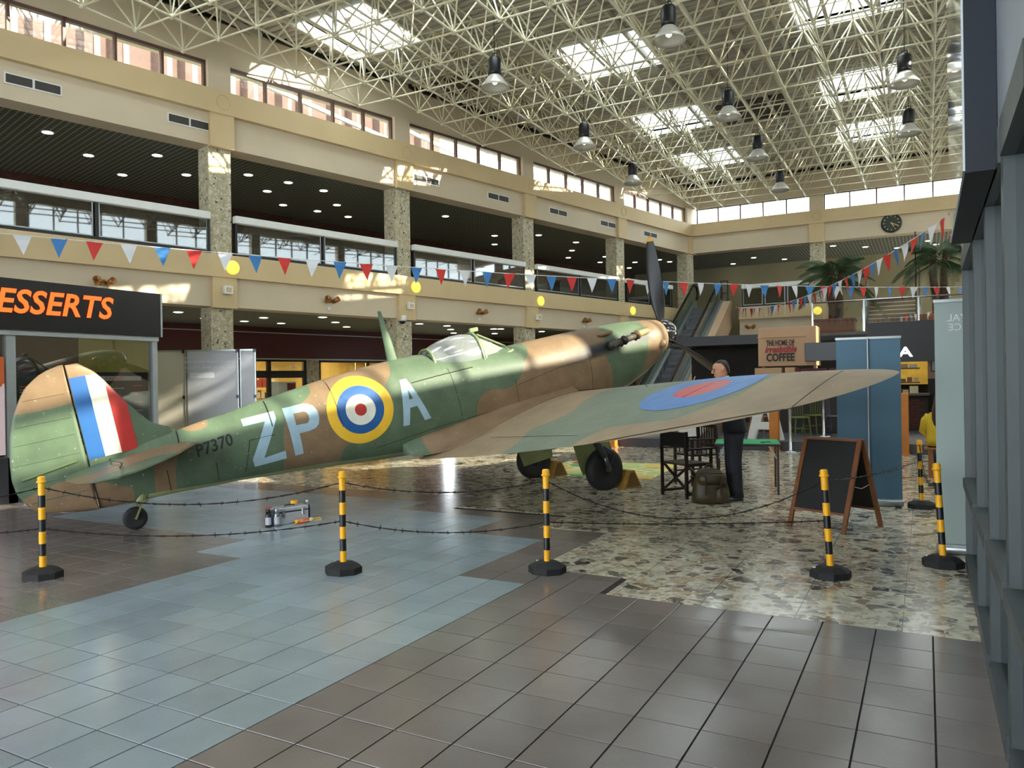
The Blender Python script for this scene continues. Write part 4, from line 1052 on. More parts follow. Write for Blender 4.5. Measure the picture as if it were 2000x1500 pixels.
me = text_mesh('P7370', 1, 0, font_bold=.02); xs = [v.co.x for v in me.vertices]; a0_, a1_ = apx(385, 893), apx(455, 868); hh_ = .135
L_ = (a0_[0] - a1_[0]); sc_ = L_ / (max(xs) - min(xs)); ang = math.atan2(a1_[1] - a0_[1], L_)
me.transform(Matrix(((-sc_, 0, 0, a0_[0]), (math.tan(ang) * sc_, .19, 0, a0_[1]), (0, 0, 1, 0), (0, 0, 0, 1))))
tag(decal('serial_number', mat('black_stencil', '101010', .5, var=0), None, bvh_f, fus, .004, mesh=me), 'black serial P7370')
zt_ = lambda s: min(1.07, max(.3, lint([(b, a) for a, b in FLE[1:]], s) - .012))
for nm_, m_, s0, s1 in (('fin_flash_blue', pB, 8.69, 8.535), ('fin_flash_white', pW, 8.535, 8.375), ('fin_flash_red', pR, 8.375, 8.215)):
    top = [(s0 + (s1 - s0) * k / 6, zt_(s0 + (s1 - s0) * k / 6)) for k in range(7)]
    decal(nm_, m_, [[(s0, .2)] + top + [(s1, .2)]], bvh_t, fin, .003)
wc = (3.27, -3.52)
wr_o = decal('wing_roundel', paint('faded_blue', '3f72ad', .15), [circ(wc, .67), circ(wc, .3)], bvh_w, [c for c in ac.children if c.name.startswith('starboard_wing')][0], .003, 'top', .06)
tag(wr_o, 'blue and red wing roundel'); decal('red_centre', paint('faded_red', 'b54a48', .15), [circ(wc, .3)], bvh_w, wr_o, .003, 'top', .06)
# ---- panel joints on the fuselage
def ring_line(s, z0, z1, lean=0., w_=.008):
    pts = []
    for k in range(15):
        z = z0 + (z1 - z0) * k / 14; h = bvh_f.ray_cast(AP_(s + lean * (z - z0), -3, z), Vector((0, 1, 0)))
        if h[0] is not None: pts.append(h[0] + Vector((0, -.0015, 0)))
    if len(pts) > 2: MB().tube(pts, w_ / 2, 4).build('panel_joint', darkline, fus)
def long_line(pts_, w_=.006, m_=darkline):
    out = []
    for a, b in zip(pts_, pts_[1:]):
        for k in range(10):
            s, z = a[0] + (b[0] - a[0]) * k / 10, a[1] + (b[1] - a[1]) * k / 10; h = bvh_f.ray_cast(AP_(s, -3, z), Vector((0, 1, 0)))
            if h[0] is not None: out.append(h[0] + Vector((0, -.001, 0)))
    if len(out) > 2: MB().tube(out, w_ / 2, 4).build('panel_joint', m_, fus)
ring_line(apx(515, 785)[0], .1, .42, .0, .014); ring_line(apx(640, 745)[0], -.1, .48, .06, .01); ring_line(7.83, .05, .33, -.1, .016)
ring_line(8.0, -.34, -.1); ring_line(4.45, -.35, .3, .05, .005); ring_line(2.2, -.5, .05, 0, .005); ring_line(3.55, -.45, -.05, 0, .005); ring_line(7.5, -.36, -.15, 0, .006)
long_line([apx(735, 875), apx(860, 832), apx(985, 795), apx(1100, 765), apx(1180, 758)]); long_line([apx(1010, 752), apx(1090, 718), apx(1180, 690)], .005)
long_line([apx(803, 748), apx(850, 735), apx(930, 715)], .012)
long_line([apx(480, 920), apx(487, 860), apx(515, 853), apx(540, 848)], .008)
# ---- cockpit
cw = [(3.42, .36, .3), (3.86, .62, .25)]
wsf = MB(); wsf.smooth = False
def arch(s, zb, zt2, hw_, n=13, p_=2.3): return [AP_(s, hw_ * math.copysign(abs(math.cos(a)) ** (2 / p_), math.cos(a)), zb + (zt2 - zb) * abs(math.sin(a)) ** (2 / p_)) for a in [math.pi * k / (n - 1) for k in range(n)]]
def shell(nm_, secs, m_, par, sm=True, thick=0):
    q = MB(); q.smooth = sm; n = len(secs[0]); vs = [p_ for s_ in secs for p_ in s_]
    q.add(vs, [(i * n + k, i * n + k + 1, (i + 1) * n + k + 1, (i + 1) * n + k) for i in range(len(secs) - 1) for k in range(n - 1)]); return q.build(nm_, m_, par)
canm = glassmat('hazy_canopy_perspex', (.6, .66, .72), .14, .1, .2)
hood = shell('canopy_hood', [arch(s, zb, zt2, h) for s, zb, zt2, h in ((3.9, .22, .665, .285), (4.05, .22, .69, .295), (4.2, .22, .69, .295), (4.35, .24, .665, .285), (4.48, .28, .625, .265), (4.6, .33, .57, .23))], canm, ac)
camog = mat('cockpit_frame_green', '6d7a54', .45, var=.12)
fr = MB()
for s, zb, zt2, h, r_ in ((3.88, .2, .675, .29, .02), (4.6, .32, .58, .24, .022)): fr.tube(arch(s, zb, zt2, h), r_, 6)
for sg in (-1, 1): fr.tube([AP_(3.86, sg * .3, .2), AP_(4.2, sg * .31, .21), AP_(4.62, sg * .26, .29)], .03, 6)
fr.build('hood_frame', camog, hood)
wsg = shell('windscreen', [arch(3.42, .34, .39, .2, 9, 1.6), arch(3.62, .26, .53, .25, 9, 1.7), arch(3.84, .22, .64, .275, 9, 2.)], glassmat('windscreen_glass', (.85, .8, .6), .08, .05, .25), ac)
fr = MB(); fr.tube(arch(3.84, .2, .65, .28, 13, 2.), .02, 6); fr.tube(arch(3.42, .33, .395, .21, 9, 1.6), .018, 6)
for sg in (-1, 1):
    fr.tube([AP_(3.4, sg * .1, .4), AP_(3.84, sg * .12, .645)], .014, 6); fr.tube([AP_(3.36, sg * .22, .33), AP_(3.84, sg * .3, .2)], .03, 6)
fr.build('windscreen_frame', camog, wsg)
b = MB(); b.bbox((-.07, -.02, 0), (.07, .02, .06), .008, Matrix.Translation(AP_(3.8, 0, .68))); b.tube([AP_(3.82, 0, .64), AP_(3.8, 0, .69)], .01, 5); b.build('rear_view_mirror', camog, wsg)
MB().cbox((0, 0, 0), (.5, .4, .3), Matrix.Translation(AP_(4.1, 0, .33))).build('cockpit_interior', mat('cockpit_dark', '1a1c18', .8), ac)
b = MB(); b.bbox((-.06, -.13, 0), (.05, .13, .3), .04, Matrix.Translation(AP_(4.3, 0, .3))); b.build('headrest', mat('brown_leather', '3c2a1c', .6), ac)
# ---- aerial mast, pitot, gun blisters
ms = MB(); ms.smooth = True
for (s, z, a, b_) in ((0, 0, 0, 0),):
    vs = []
    for (s_, z_, ch, tk) in ((5.08, .5, .16, .022), (5.1, .85, .11, .016), (5.13, 1.19, .045, .008)):
        for k in range(10): an = 2 * math.pi * k / 10; vs.append(AP_(s_ + ch / 2 * math.cos(an), tk * math.sin(an), z_))
    ms.add(vs, [(i * 10 + k, i * 10 + (k + 1) % 10, i * 10 + 10 + (k + 1) % 10, i * 10 + 10 + k) for i in range(2) for k in range(10)] + [tuple(range(20, 30))])
ms.build('aerial_mast', mat('mast_green', '4c5f48', .5, var=.1), ac)
# ---- exhaust stacks (three each side)
exm = mat('exhaust_metal', '4a443c', .5, .5, var=.2, scale=12.); extan = mat('exhaust_tan', '9a815c', .5, .2, var=.1)
for sg in (-1, 1):
    for k in range(3):
        s0 = .86 + .31 * k; z0 = .155 - .03 * k; y0 = fhw(s0 + .1, z0) - .03
        q = MB(); q.smooth = True
        q.tube([AP_(s0 - .03, sg * y0, z0 - .012), AP_(s0 + .05, sg * (y0 + .045), z0 - .002), AP_(s0 + .16, sg * (y0 + .08), z0), AP_(s0 + .27, sg * (y0 + .095), z0 - .01), AP_(s0 + .31, sg * (y0 + .1), z0 - .015)], [.028, .045, .05, .055, .075], 12)
        q.build('exhaust_stack', extan if k == 0 else exm, ac)
for sg in (-1, 1):
    b = MB(); b.smooth = True; b.lathe([(.002, -.16), (.03, -.1), (.045, 0), (.03, .1), (.002, .16)], 10, Matrix.Translation(AP_(1.75, sg * .315, .27)) @ Matrix.Rotation(R(90), 4, 'Y')); o_ = b.build('cowling_blister', camo, ac); setattrs(o_, lambda co: (.1, -.1, 0.))
    b = MB(); b.smooth = True; b.lathe([(.002, -.1), (.05, -.06), (.075, 0), (.05, .06), (.002, .1)], 12, Matrix.Translation(AP_(.62, sg * .31, -.1)) @ Matrix.Rotation(R(70), 4, 'Y')); o_ = b.build('cowling_bump', camo, ac); setattrs(o_, lambda co: (.1, -.1, 0.))
# ---- spinner and propeller
sp = MB(); sp.smooth = True
sp.lathe([(.265, -.44), (.268, -.40), (.262, -.33), (.235, -.22), (.19, -.125), (.125, -.05), (.06, -.012), (.004, 0)], 32, Matrix.Translation(AP_(0, 0, 0)) @ Matrix.Rotation(R(90), 4, 'Y'))
spin = sp.build('spinner', mat('gloss_black_spinner', '0c0d12', .12, var=0, coat=.6), ac)
blm = mat('matt_black_blade', '15161a', .42, var=.1)
tipm = mat('yellow_blade_tip', 'd29a1e', .45)
for k, a in enumerate((R(2), R(122), R(242))):
    m = MB(); m.smooth = True; prof = [(.2, .1, .05, 62), (.3, .14, .045, 55), (.5, .215, .035, 44), (.8, .25, .026, 34), (1.1, .235, .018, 27), (1.4, .17, .012, 22), (1.53, .115, .009, 20), (1.6, .06, .006, 20)]
    vs = []; NB = 14
    for (r_, ch, tk, tw) in prof:
        t_ = R(tw)
        for q in range(NB):
            an = 2 * math.pi * q / NB; cx_, cy_ = ch / 2 * math.cos(an) + ch * .06, tk / 2 * math.sin(an) * (1 + .6 * math.cos(an))
            vs.append(Vector((-cx_ * math.sin(t_) + cy_ * math.cos(t_), cx_ * math.cos(t_) + cy_ * math.sin(t_), r_)))
    fs = []
    for i in range(len(prof) - 1):
        for q in range(NB): fs.append((i * NB + q, i * NB + (q + 1) % NB, i * NB + NB + (q + 1) % NB, i * NB + NB + q))
    fs.append(tuple(range((len(prof) - 1) * NB, len(prof) * NB)))
    m.add(vs, fs[:6 * NB], Matrix.Translation(AP_(.27, 0, 0)) @ Matrix.Rotation(a, 4, 'X'))
    m2 = MB(); m2.smooth = True; m2.add(vs, fs[6 * NB:], Matrix.Translation(AP_(.27, 0, 0)) @ Matrix.Rotation(a, 4, 'X'))
    bl = m.build('propeller_blade', blm, ac); m2.build('yellow_tip', tipm, bl)
# ---- undercarriage
tyre = mat('tyre_rubber', '101011', .7, var=.15); hubm = mat('wheel_hub', '25262a', .45, .3); olive = mat('gear_olive', '6f7348', .5, var=.12)
for sg, nm_ in ((-1, 'starboard_wheel'), (1, 'port_wheel')):
    yw = sg * .87; zwc = ZREF + .305; T = Matrix.Translation(AP_(2.65, yw, zwc)) @ Matrix.Rotation(R(90), 4, 'X')
    q = MB(); q.smooth = True; q.lathe([(.13, -.07), (.21, -.09), (.275, -.08), (.3, -.045), (.305, 0), (.3, .045), (.275, .08), (.21, .09), (.13, .07)], 36, T); wo = q.build(nm_, tyre, ac)
    q = MB(); q.smooth = True; q.lathe([(.02, -.075), (.1, -.07), (.13, -.055), (.13, .055), (.1, .07), (.02, .075)], 20, T); q.build('wheel_hub', hubm, wo)
    q = MB(); q.smooth = True; q.tube([AP_(2.95, sg * .9, -.58), AP_(2.7, yw + sg * .12, zwc + .2)], [.055, .05], 12); q.tube([AP_(2.7, yw + sg * .12, zwc + .24), AP_(2.65, yw + sg * .12, zwc)], .035, 10); q.tube([AP_(2.65, yw + sg * .13, zwc), AP_(2.65, yw, zwc)], .03, 8); q.build('undercarriage_leg', mat('leg_steel', '4d5250', .35, .6), ac)
    q = MB(); q.tube([AP_(2.7, yw + sg * .16, zwc + .35), AP_(2.56, yw + sg * .17, zwc + .22), AP_(2.62, yw + sg * .15, zwc + .08)], .014, 6); q.build('torque_link', hubm, ac)
    prof = [(2.42, -.62), (3.06, -.62), (3.02, -.95), (2.98, zwc + .2), (2.93, zwc - .02), (2.37, zwc - .02), (2.35, zwc + .2), (2.42, -.95)]
    q = MB(); n_ = len(prof); ys_ = (yw - sg * .125, yw - sg * .14); q.add([AP_(s, ys_[0] + sg * .0 * max(0, (z + .95) / .33) * .6, z) for s, z in prof] + [AP_(s, ys_[1] + sg * .0 * max(0, (z + .95) / .33) * .6, z) for s, z in prof], [tuple(range(n_)), tuple(range(2 * n_ - 1, n_ - 1, -1))] + [(i, (i + 1) % n_, n_ + (i + 1) % n_, n_ + i) for i in range(n_)]); q.build('wheel_fairing', olive, ac)
# radiator under the starboard wing, oil cooler under the port wing
for sg, L_, w_ in ((-1, .9, .5), (1, .7, .28)):
    q = MB(); y0 = sg * 1.75; zz = wz(4.0, 1.75); q.add([AP_(3.5, y0 - w_ / 2, zz - .06), AP_(3.5, y0 + w_ / 2, zz - .06), AP_(3.5 + L_, y0 + w_ / 2, zz - .1), AP_(3.5 + L_, y0 - w_ / 2, zz - .1), AP_(3.6, y0 - w_ / 2, zz - .24), AP_(3.6, y0 + w_ / 2, zz - .24), AP_(3.45 + L_, y0 + w_ / 2, zz - .22), AP_(3.45 + L_, y0 - w_ / 2, zz - .22)], [(0, 1, 2, 3), (4, 5, 6, 7), (0, 1, 5, 4), (1, 2, 6, 5), (2, 3, 7, 6), (3, 0, 4, 7)]); q.build('radiator_duct', olive, ac)
tz_ = -.66
q = MB(); q.smooth = True; T = Matrix.Translation(AP_(8.4, 0, tz_ + .125)) @ Matrix.Rotation(R(90), 4, 'X'); q.lathe([(.075, -.03), (.105, -.034), (.12, -.02), (.125, 0), (.12, .02), (.105, .034), (.075, .03)], 28, T); wo = q.build('tail_wheel', tyre, ac)
q = MB(); q.lathe([(.012, -.03), (.03, -.028), (.03, .028), (.012, .03)], 12, T)
for k in range(5): a = 2 * math.pi * k / 5; q.beam(AP_(8.4 + .025 * math.cos(a), 0, tz_ + .125 + .025 * math.sin(a)), AP_(8.4 + .08 * math.cos(a), 0, tz_ + .125 + .08 * math.sin(a)), .024, .03)
q.tube([AP_(8.4 + .078 * math.cos(a), 0, tz_ + .125 + .078 * math.sin(a)) for a in [2 * math.pi * k / 20 for k in range(20)]], .01, 6, closed=True); q.build('spoked_hub', mat('hub_grey', '8c8f86', .4, .4), wo)
q = MB()
for sg in (-1, 1): q.beam(AP_(8.4, sg * .05, tz_ + .12), AP_(8.3, sg * .05, tz_ + .28), .05, .014)
q.bbox((-.07, -.06, 0), (.07, .06, .03), .006, Matrix.Translation(AP_(8.31, 0, tz_ + .27))); q.tube([AP_(8.31, 0, tz_ + .28), AP_(8.27, 0, -.3)], .06, 12); q.build('tail_wheel_fork', olive, ac)
# ================================================================ BARRIER POSTS AND BARBED WIRE
pb = mat('barrier_black', '0d0d0f', .45, var=.1)
def stanchion(px, label, ztop=.8, lean=(0, 0), rz=0.):
    f = onZ(*px); o = thing('barrier_post', label, 'barrier post', (f.x, f.y, 0), rz, 'black and yellow barrier posts')
    b = MB(); oc = lambda r, z: [(r * math.cos(math.pi / 8 + k * math.pi / 4) * 1.0, r * .92 * math.sin(math.pi / 8 + k * math.pi / 4), z) for k in range(8)]
    rings = [oc(.155, 0), oc(.155, .05), oc(.145, .058), oc(.09, .085), oc(.04, .09)]; vs = sum(rings, []); fs = [tuple(range(7, -1, -1)), tuple(range(32, 40))]
    for i in range(4):
        for k in range(8): fs.append((i * 8 + k, i * 8 + (k + 1) % 8, i * 8 + 8 + (k + 1) % 8, i * 8 + 8 + k))
    b.add(vs, fs).build('rubber_base', blackm, o)
    M_ = Matrix.Translation((0, 0, .08)) @ Matrix.Rotation(lean[0], 4, 'Y') @ Matrix.Rotation(lean[1], 4, 'X')
    p = MB(); p.smooth = True; H_ = ztop - .12; n = 7
    for k in range(n): p.cur = k % 2; p.lathe([(.026, H_ * k / n), (.026, H_ * (k + 1) / n)], 18, M_, cap=False)
    p.build('striped_tube', [yellowp, pb], o)
    c = MB(); c.smooth = True; c.lathe([(.029, H_), (.036, H_ + .004), (.036, H_ + .014), (.029, H_ + .018), (.029, H_ + .045), (.022, H_ + .055), (.004, H_ + .058)], 18, M_); c.build('cap', yellowp, o)
    MB().box((-.1, .06, .07), (-.06, .085, .0745), Matrix.Rotation(.3, 4, 'Z')).build('white_sticker', white, o)
    return M_, f
ST = {}
for key, px, lab, lean in (('1', (84, 1128), 'black and yellow barrier post in front of the tail', (.0, 0)), ('2', (671, 1118), 'black and yellow barrier post beside the toolbox', (0, 0)), ('3', (1069, 1117), 'black and yellow barrier post on the edge of the terrazzo, left of the chalkboard', (0, 0)),
                           ('4', (1622, 1127), 'leaning black and yellow barrier post in front of the chalkboard', (-.06, 0)), ('5', (1842, 1106), 'black and yellow barrier post beside the pale banner by the glass shop', (-.05, 0)), ('6', (1800, 992), 'black and yellow barrier post behind, right of the blue banner', (-.02, 0)), ('0', (-330, 1125), 'black and yellow barrier post beyond the left edge', (0, 0))):
    M_, f = stanchion(px, lab, .81 if key != '6' else .77, lean, {'1': .4, '2': .1, '4': .7, '5': .2}.get(key, 0.))
    ST[key] = lambda z, M_=M_, f=f: Vector((f.x, f.y, 0)) + (M_ @ Vector((0, 0, z - .08)))
wirem = mat('rusty_black_wire', '1a1512', .6, .4, var=.3, scale=30.)
def wire(a, b, label, sag=.1, seed=0):
    rnd = random.Random(seed); A, B = Vector(a), Vector(b); L = (B - A).length; n = max(12, int(L / .06)); q = MB()
    pts = [A.lerp(B, k / n) - Vector((0, 0, 4 * sag * (k / n) * (1 - k / n))) for k in range(n + 1)]
    d = (B - A).normalized(); s_ = d.cross(Vector((0, 0, 1))).normalized(); u_ = s_.cross(d)
    for ph in (0, math.pi): q.tube([p + (s_ * math.cos(k * 1.3 + ph) + u_ * math.sin(k * 1.3 + ph)) * .0035 for k, p in enumerate(pts)], .0028, 4)
    t = .07
    while t < L:
        k = min(n - 1, int(t / L * n)); p = pts[k]
        for e in range(2):
            an = rnd.uniform(0, 6.28); v = (s_ * math.cos(an) + u_ * math.sin(an)) * .022 + d * rnd.uniform(-.012, .012); q.tube([p - v, p + v], .0018, 4)
        q.tube([p - d * .012, p + d * .012], .0065, 5); t += rnd.uniform(.1, .15)
    o = q.build('barbed_wire', wirem); tag(o, label, 'wire', 'barbed wire strands between the barrier posts'); return o
T_, M__ = .735, .4
wire(ST['0'](T_), ST['1'](T_), 'upper barbed wire strand running off the left edge', .12, 1); wire(ST['0'](M__), ST['1'](M__), 'lower barbed wire strand running off the left edge', .06, 2)
wire(ST['1'](T_), ST['2'](T_), 'upper barbed wire strand between the tail post and the toolbox post', .16, 3); wire(ST['1'](M__), ST['2'](M__ + .02), 'lower barbed wire strand between the tail post and the toolbox post', .09, 4)
wire(ST['2'](T_), ST['3'](T_), 'upper barbed wire strand between the toolbox post and the terrazzo edge post', .09, 5); wire(ST['2'](M__ + .02), ST['3'](M__), 'lower barbed wire strand between the toolbox post and the terrazzo edge post', .09, 6)
wire(ST['3'](T_), ST['4'](T_), 'upper barbed wire strand sagging in front of the chairs', .3, 7); wire(ST['3'](M__), ST['4'](M__ + .03), 'lower barbed wire strand in front of the terrazzo', .02, 8)
wire(ST['4'](T_), ST['6'](.55), 'barbed wire strand crossing the chalkboard', .04, 9); wire(ST['6'](T_), ST['5'](T_ - .03), 'barbed wire strand between the two right hand posts', .22, 10)
# ================================================================ TOOLS ON THE FLOOR
t0, t1 = onZ(527, 1027), onZ(580, 1019); rzt = math.atan2(t1.y - t0.y, t1.x - t0.x)
tb = thing('toolbox', 'silver metal toolbox on the floor under the fuselage', 'toolbox', ((t0.x + t1.x) / 2, (t0.y + t1.y) / 2 + .09, 0), rzt)
galv = mat('galvanised_metal', 'aeb2b8', .4, .25, var=.08); tbk = mat('toolbox_black_trim', '141416', .4)
MB().bbox((-.19, -.09, 0), (.19, .09, .135), .006).build('box_body', galv, tb); MB().bbox((-.192, -.092, .139), (.192, .092, .185), .008).build('lid', galv, tb)
q = MB(); q.box((-.193, -.093, .132), (.193, .093, .142)); q.box((-.195, -.095, 0), (-.185, .095, .185)); q.box((.185, -.095, 0), (.195, .095, .185)); q.build('edge_trim', tbk, tb)
for x in (-.12, .12):
    lt_ = MB().bbox((x - .018, -.102, .09), (x + .018, -.092, .165), .003).build('latch', steel, tb); MB().tube([(x - .012, -.106, .095), (x - .012, -.108, .075), (x + .012, -.108, .075), (x + .012, -.106, .095)], .003, 5).build('latch_loop', steel, lt_)
MB().tube([(-.06, 0, .186), (-.05, 0, .2), (.05, 0, .2), (.06, 0, .186)], .006, 6).build('carry_handle', tbk, tb)
tc = tb.matrix_basis if False else Matrix.Translation(tb.location) @ Matrix.Rotation(rzt, 4, 'Z')
q = MB(); q.smooth = False; q.lathe([(.022, 0), (.04, 0), (.04, .035), (.022, .035)], 24, cap=False); q.add([], []); o = q.build('tape_roll', yellowp); o.location = tc @ Vector((.06, .0, .206)); tag(o, 'yellow tape roll lying on the toolbox lid', 'tape')
MB().lathe([(.022, 0), (.022, .035)], 20, cap=False).build('card_core', mat('cardboard', '9c7c52', .8), o)
def can(x, y, c1, c2, label, cap_):
    o = thing('spray_can', label, 'spray can', tc @ Vector((x, y, 0)), 0, 'spray cans beside the toolbox')
    b = MB(); b.smooth = True; b.lathe([(.03, 0), (.032, .005), (.032, .135), (.026, .15), (.02, .155)], 20); b.build('can_body', c1, o)
    b = MB(); b.smooth = True; b.lathe([(.0325, .03), (.0325, .11)], 20, cap=False); b.build('paper_label', c2, o)
    b = MB(); b.smooth = True; b.lathe([(.026, .15), (.026, .19), (.022, .195), (.003, .195)], 16); b.build('cap', cap_, o)
redp = mat('red_plastic', 'b3231f', .4); lab1 = mat('pale_can_label', 'a9abb4', .5)
can(-.30, -.1, mat('dark_can', '24262c', .3, .4), lab1, 'spray can with black cap, nearest the tail wheel', black); can(-.235, -.06, mat('grey_can', '6f7378', .3, .5), mat('grey_can_label', '565a62', .5), 'slim grey spray can between two others', alu); can(-.235, .02, mat('dark_can2', '303238', .3, .4), mat('white_can_label', '8f9096', .5), 'spray can with red cap behind the grey can', redp)
can(-.215, -.13, MATS['grey_can'], lab1, 'silver spray can against the toolbox end', alu)
o = thing('solvent_bottle', 'clear bottle with dark label and white cap right of the toolbox', 'bottle', tc @ Vector((.25, .06, 0)))
b = MB(); b.smooth = True; b.lathe([(.03, 0), (.034, .006), (.034, .13), (.026, .165), (.014, .18), (.014, .19)], 20); b.build('bottle_body', glassmat('bottle_plastic', (.8, .83, .82), .06, .1, .15), o)
b = MB(); b.smooth = True; b.lathe([(.0345, .03), (.0345, .12)], 20, cap=False); b.build('bottle_label', mat('purple_label', '2d2638', .5), o)
MB().box((-.012, -.0355, .05), (.012, -.0345, .08)).build('yellow_mark', yellowp, o); b = MB(); b.smooth = True; b.lathe([(.016, .188), (.016, .215), (.003, .216)], 14); b.build('screw_cap', white, o)
o = thing('sealant_tube', 'orange and yellow cartridge tube lying before the toolbox', 'tube', tc @ Vector((.1, -.16, .026)), rzt + .12)
for nm_, a, b_, m_, r_ in (('yellow_end', -.13, -.085, yellowp, .0235), ('orange_body', -.085, .05, mat('orange_print', 'd9682a', .45), .0235), ('pale_end', .05, .1, mat('cream_print', 'd8cdb4', .5), .0235), ('nozzle', -.2, -.13, mat('nozzle_grey', '4a4a4e', .5), .008)):
    b = MB(); b.smooth = True; b.lathe([(r_ * (.35 if nm_ == 'nozzle' else 1), a), (r_, b_)], 16, Matrix.Rotation(R(90), 4, 'Y')); b.build(nm_, m_, o)
text_obj('tube_lettering', 'GREASEOMAX', .018, mat('print_white', 'e5d9c4', .5), o, Matrix.Translation((-.075, -.0236, -.006)) @ UPRIGHT, .0002)
o = thing('hand_brush', 'small yellow hand brush with pale bristles beside the tube', 'brush', tc @ Vector((.25, -.13, .0)), rzt)
MB().bbox((-.07, -.022, .018), (.07, .022, .034), .006).build('brush_back', yellowp, o); q = MB()
for k in range(14):
    for j in range(4): q.box((-.065 + k * .01, -.018 + j * .01, 0), (-.059 + k * .01, -.012 + j * .01, .019))
tag(q.build('bristles', mat('pale_bristles', 'd9d2c0', .8), o), kind='stuff')
# ================================================================ WHEEL CHOCKS AND FLOOR MAT
chm = mat('chock_ochre', '8c6a22', .6, var=.2, scale=8.)
for sg, lab in ((-1, 'ochre wooden wheel chock before the near main wheel'), (1, 'ochre wooden wheel chock before the far main wheel')):
    p = aw(2.65, sg * .87, ZREF); f2 = Vector((FX.x, FX.y, 0)).normalized(); c = Vector((p.x, p.y, 0)) + f2 * .36
    o = thing('wheel_chock', lab, 'wheel chock', c, AY, 'wheel chocks'); q = MB(); q.prism([(-.16, 0), (.17, 0), (.03, .25), (-.06, .25)], 1, -.13, .13); q.build('wedge', chm, o)
    for y in (-.134, .134): MB().prism([(-.13, .02), (.13, .02), (.02, .22), (-.05, .22)], 1, y - .004, y + .004).build('side_plate', mat('chock_dark_side', '5a4014', .6, var=.2), o)
def mat_mat():
    t = NT('printed_game_mat'); p = t.obj(); v = t.n('ShaderNodeTexVoronoi'); v.inputs['Scale'].default_value = 2.2; t.l(p, v.inputs['Vector']); s_ = t.n('ShaderNodeSeparateColor'); t.l(v.outputs['Color'], s_.inputs[0])
    c = t.ramp(s_.outputs[0], [(0, lin('d9c65a')), (.3, lin('bccb74')), (.5, lin('6fa05a')), (.7, lin('d6b54c')), (1, lin('cdd9a0'))]); c.node.color_ramp.interpolation = 'CONSTANT'
    e = t.n('ShaderNodeTexVoronoi', feature='DISTANCE_TO_EDGE'); e.inputs['Scale'].default_value = 2.2; t.l(p, e.inputs['Vector'])
    c = t.mix(t.math('LESS_THAN', e.outputs['Distance'], .05), c, lin('dfe0b8')); t.l(c, t.b.inputs['Base Color']); t.b.inputs['Roughness'].default_value = .5; return t.m
o = thing('game_mat', 'yellow and green printed floor mat under the nose of the aircraft', 'mat', (-4.8, 12.2, 0), R(4)); MB().bbox((-1.1, -.95, .0015), (1.0, 1.15, .009), .002).build('mat_sheet', mat_mat(), o)
MB().lathe([(.22, .0092), (.22, .0104)], 28, Matrix.Translation((-.75, .95, 0))).build('red_spot', mat('mat_red', 'b8504a', .5), o)
# ================================================================ CHAIRS, TABLE, BAG
wood_d = mat('dark_stained_wood', '24150e', .45, var=.25, scale=9.)
canvas = mat('black_canvas', '0f0d0c', .8, var=.1)
def director_chair(loc, rz, label):
    o = thing('director_chair', label, 'chair', loc, rz, 'folding wooden armchairs')
    q = MB(); q.bbox((-.24, -.2, .42), (.24, .2, .445), .006); q.build('canvas_seat', mat('brown_canvas', '3a2c1f', .8, var=.15), o)
    for x in (-.25, .25):
        for y in (-.2, .2): MB().beam((x, y, .0), (x, y, .62 if y < 0 else .86), .034, .03).build('leg', wood_d, o)
        MB().beam((x, -.26, .63), (x, .22, .63), .05, .022).build('armrest', wood_d, o); MB().beam((x, -.2, .43), (x, .2, .43), .03, .04).build('seat_rail', wood_d, o); MB().beam((x, -.22, .06), (x, .22, .06), .03, .035).build('floor_rail', wood_d, o)
    for y in (-.17, .17):
        MB().beam((-.25, y, .08), (.25, y, .42), .03, .022, (0, 1, 0)).build('cross_leg', wood_d, o); MB().beam((.25, y, .08), (-.25, y, .42), .03, .022, (0, 1, 0)).build('cross_leg', wood_d, o)
    q = MB(); q.bbox((-.27, .19, .66), (.27, .215, .85), .006); q.build('canvas_back', canvas, o)
    MB().bbox((-.22, -.36, .2), (.22, -.24, .22), .005).build('footrest', wood_d, o)
def slat_chair(loc, rz, label):
    o = thing('slat_back_armchair', label, 'chair', loc, rz, 'folding wooden armchairs')
    MB().bbox((-.24, -.22, .42), (.24, .22, .45), .008).build('seat', wood_d, o)
    for x in (-.22, .22):
        MB().beam((x, -.2, 0), (x, -.2, .66), .035).build('leg', wood_d, o); MB().beam((x, .26, 0), (x, .2, .86), .035).build('leg', wood_d, o); MB().beam((x, -.24, .66), (x, .22, .66), .045, .022).build('armrest', wood_d, o); MB().beam((x, -.2, .18), (x, .24, .18), .022).build('stretcher', wood_d, o)
    for z in (.84, .56): MB().beam((-.22, .21, z), (.22, .21, z), .025, .05).build('back_rail', wood_d, o)
    for k in range(7): MB().beam((-.18 + .06 * k, .215, .56), (-.18 + .06 * k, .205, .84), .014, .02).build('slat', wood_d, o)
    for x in (-.22, .22):
        for k in range(4): MB().beam((x, -.12 + .08 * k, .45), (x, -.12 + .08 * k, .65), .012, .012).build('arm_spindle', wood_d, o)
c1 = onZ(1330, 972); director_chair((c1.x + .02, c1.y + .2, 0), R(145), 'dark director chair with black canvas back beside the near main wheel')
c2 = onZ(1368, 950); slat_chair((c2.x - .15, c2.y + .3, 0), R(-40), 'dark slat backed armchair behind the director chair')
tl = onZ(1462, 969); tr = onZ(1535, 958)
o = thing('card_table', 'folding card table with bright green baize top', 'table', (tl.x - .12, tl.y + .55, 0), R(12))
darkleg = mat('table_dark_leg', '2a1d16', .45)
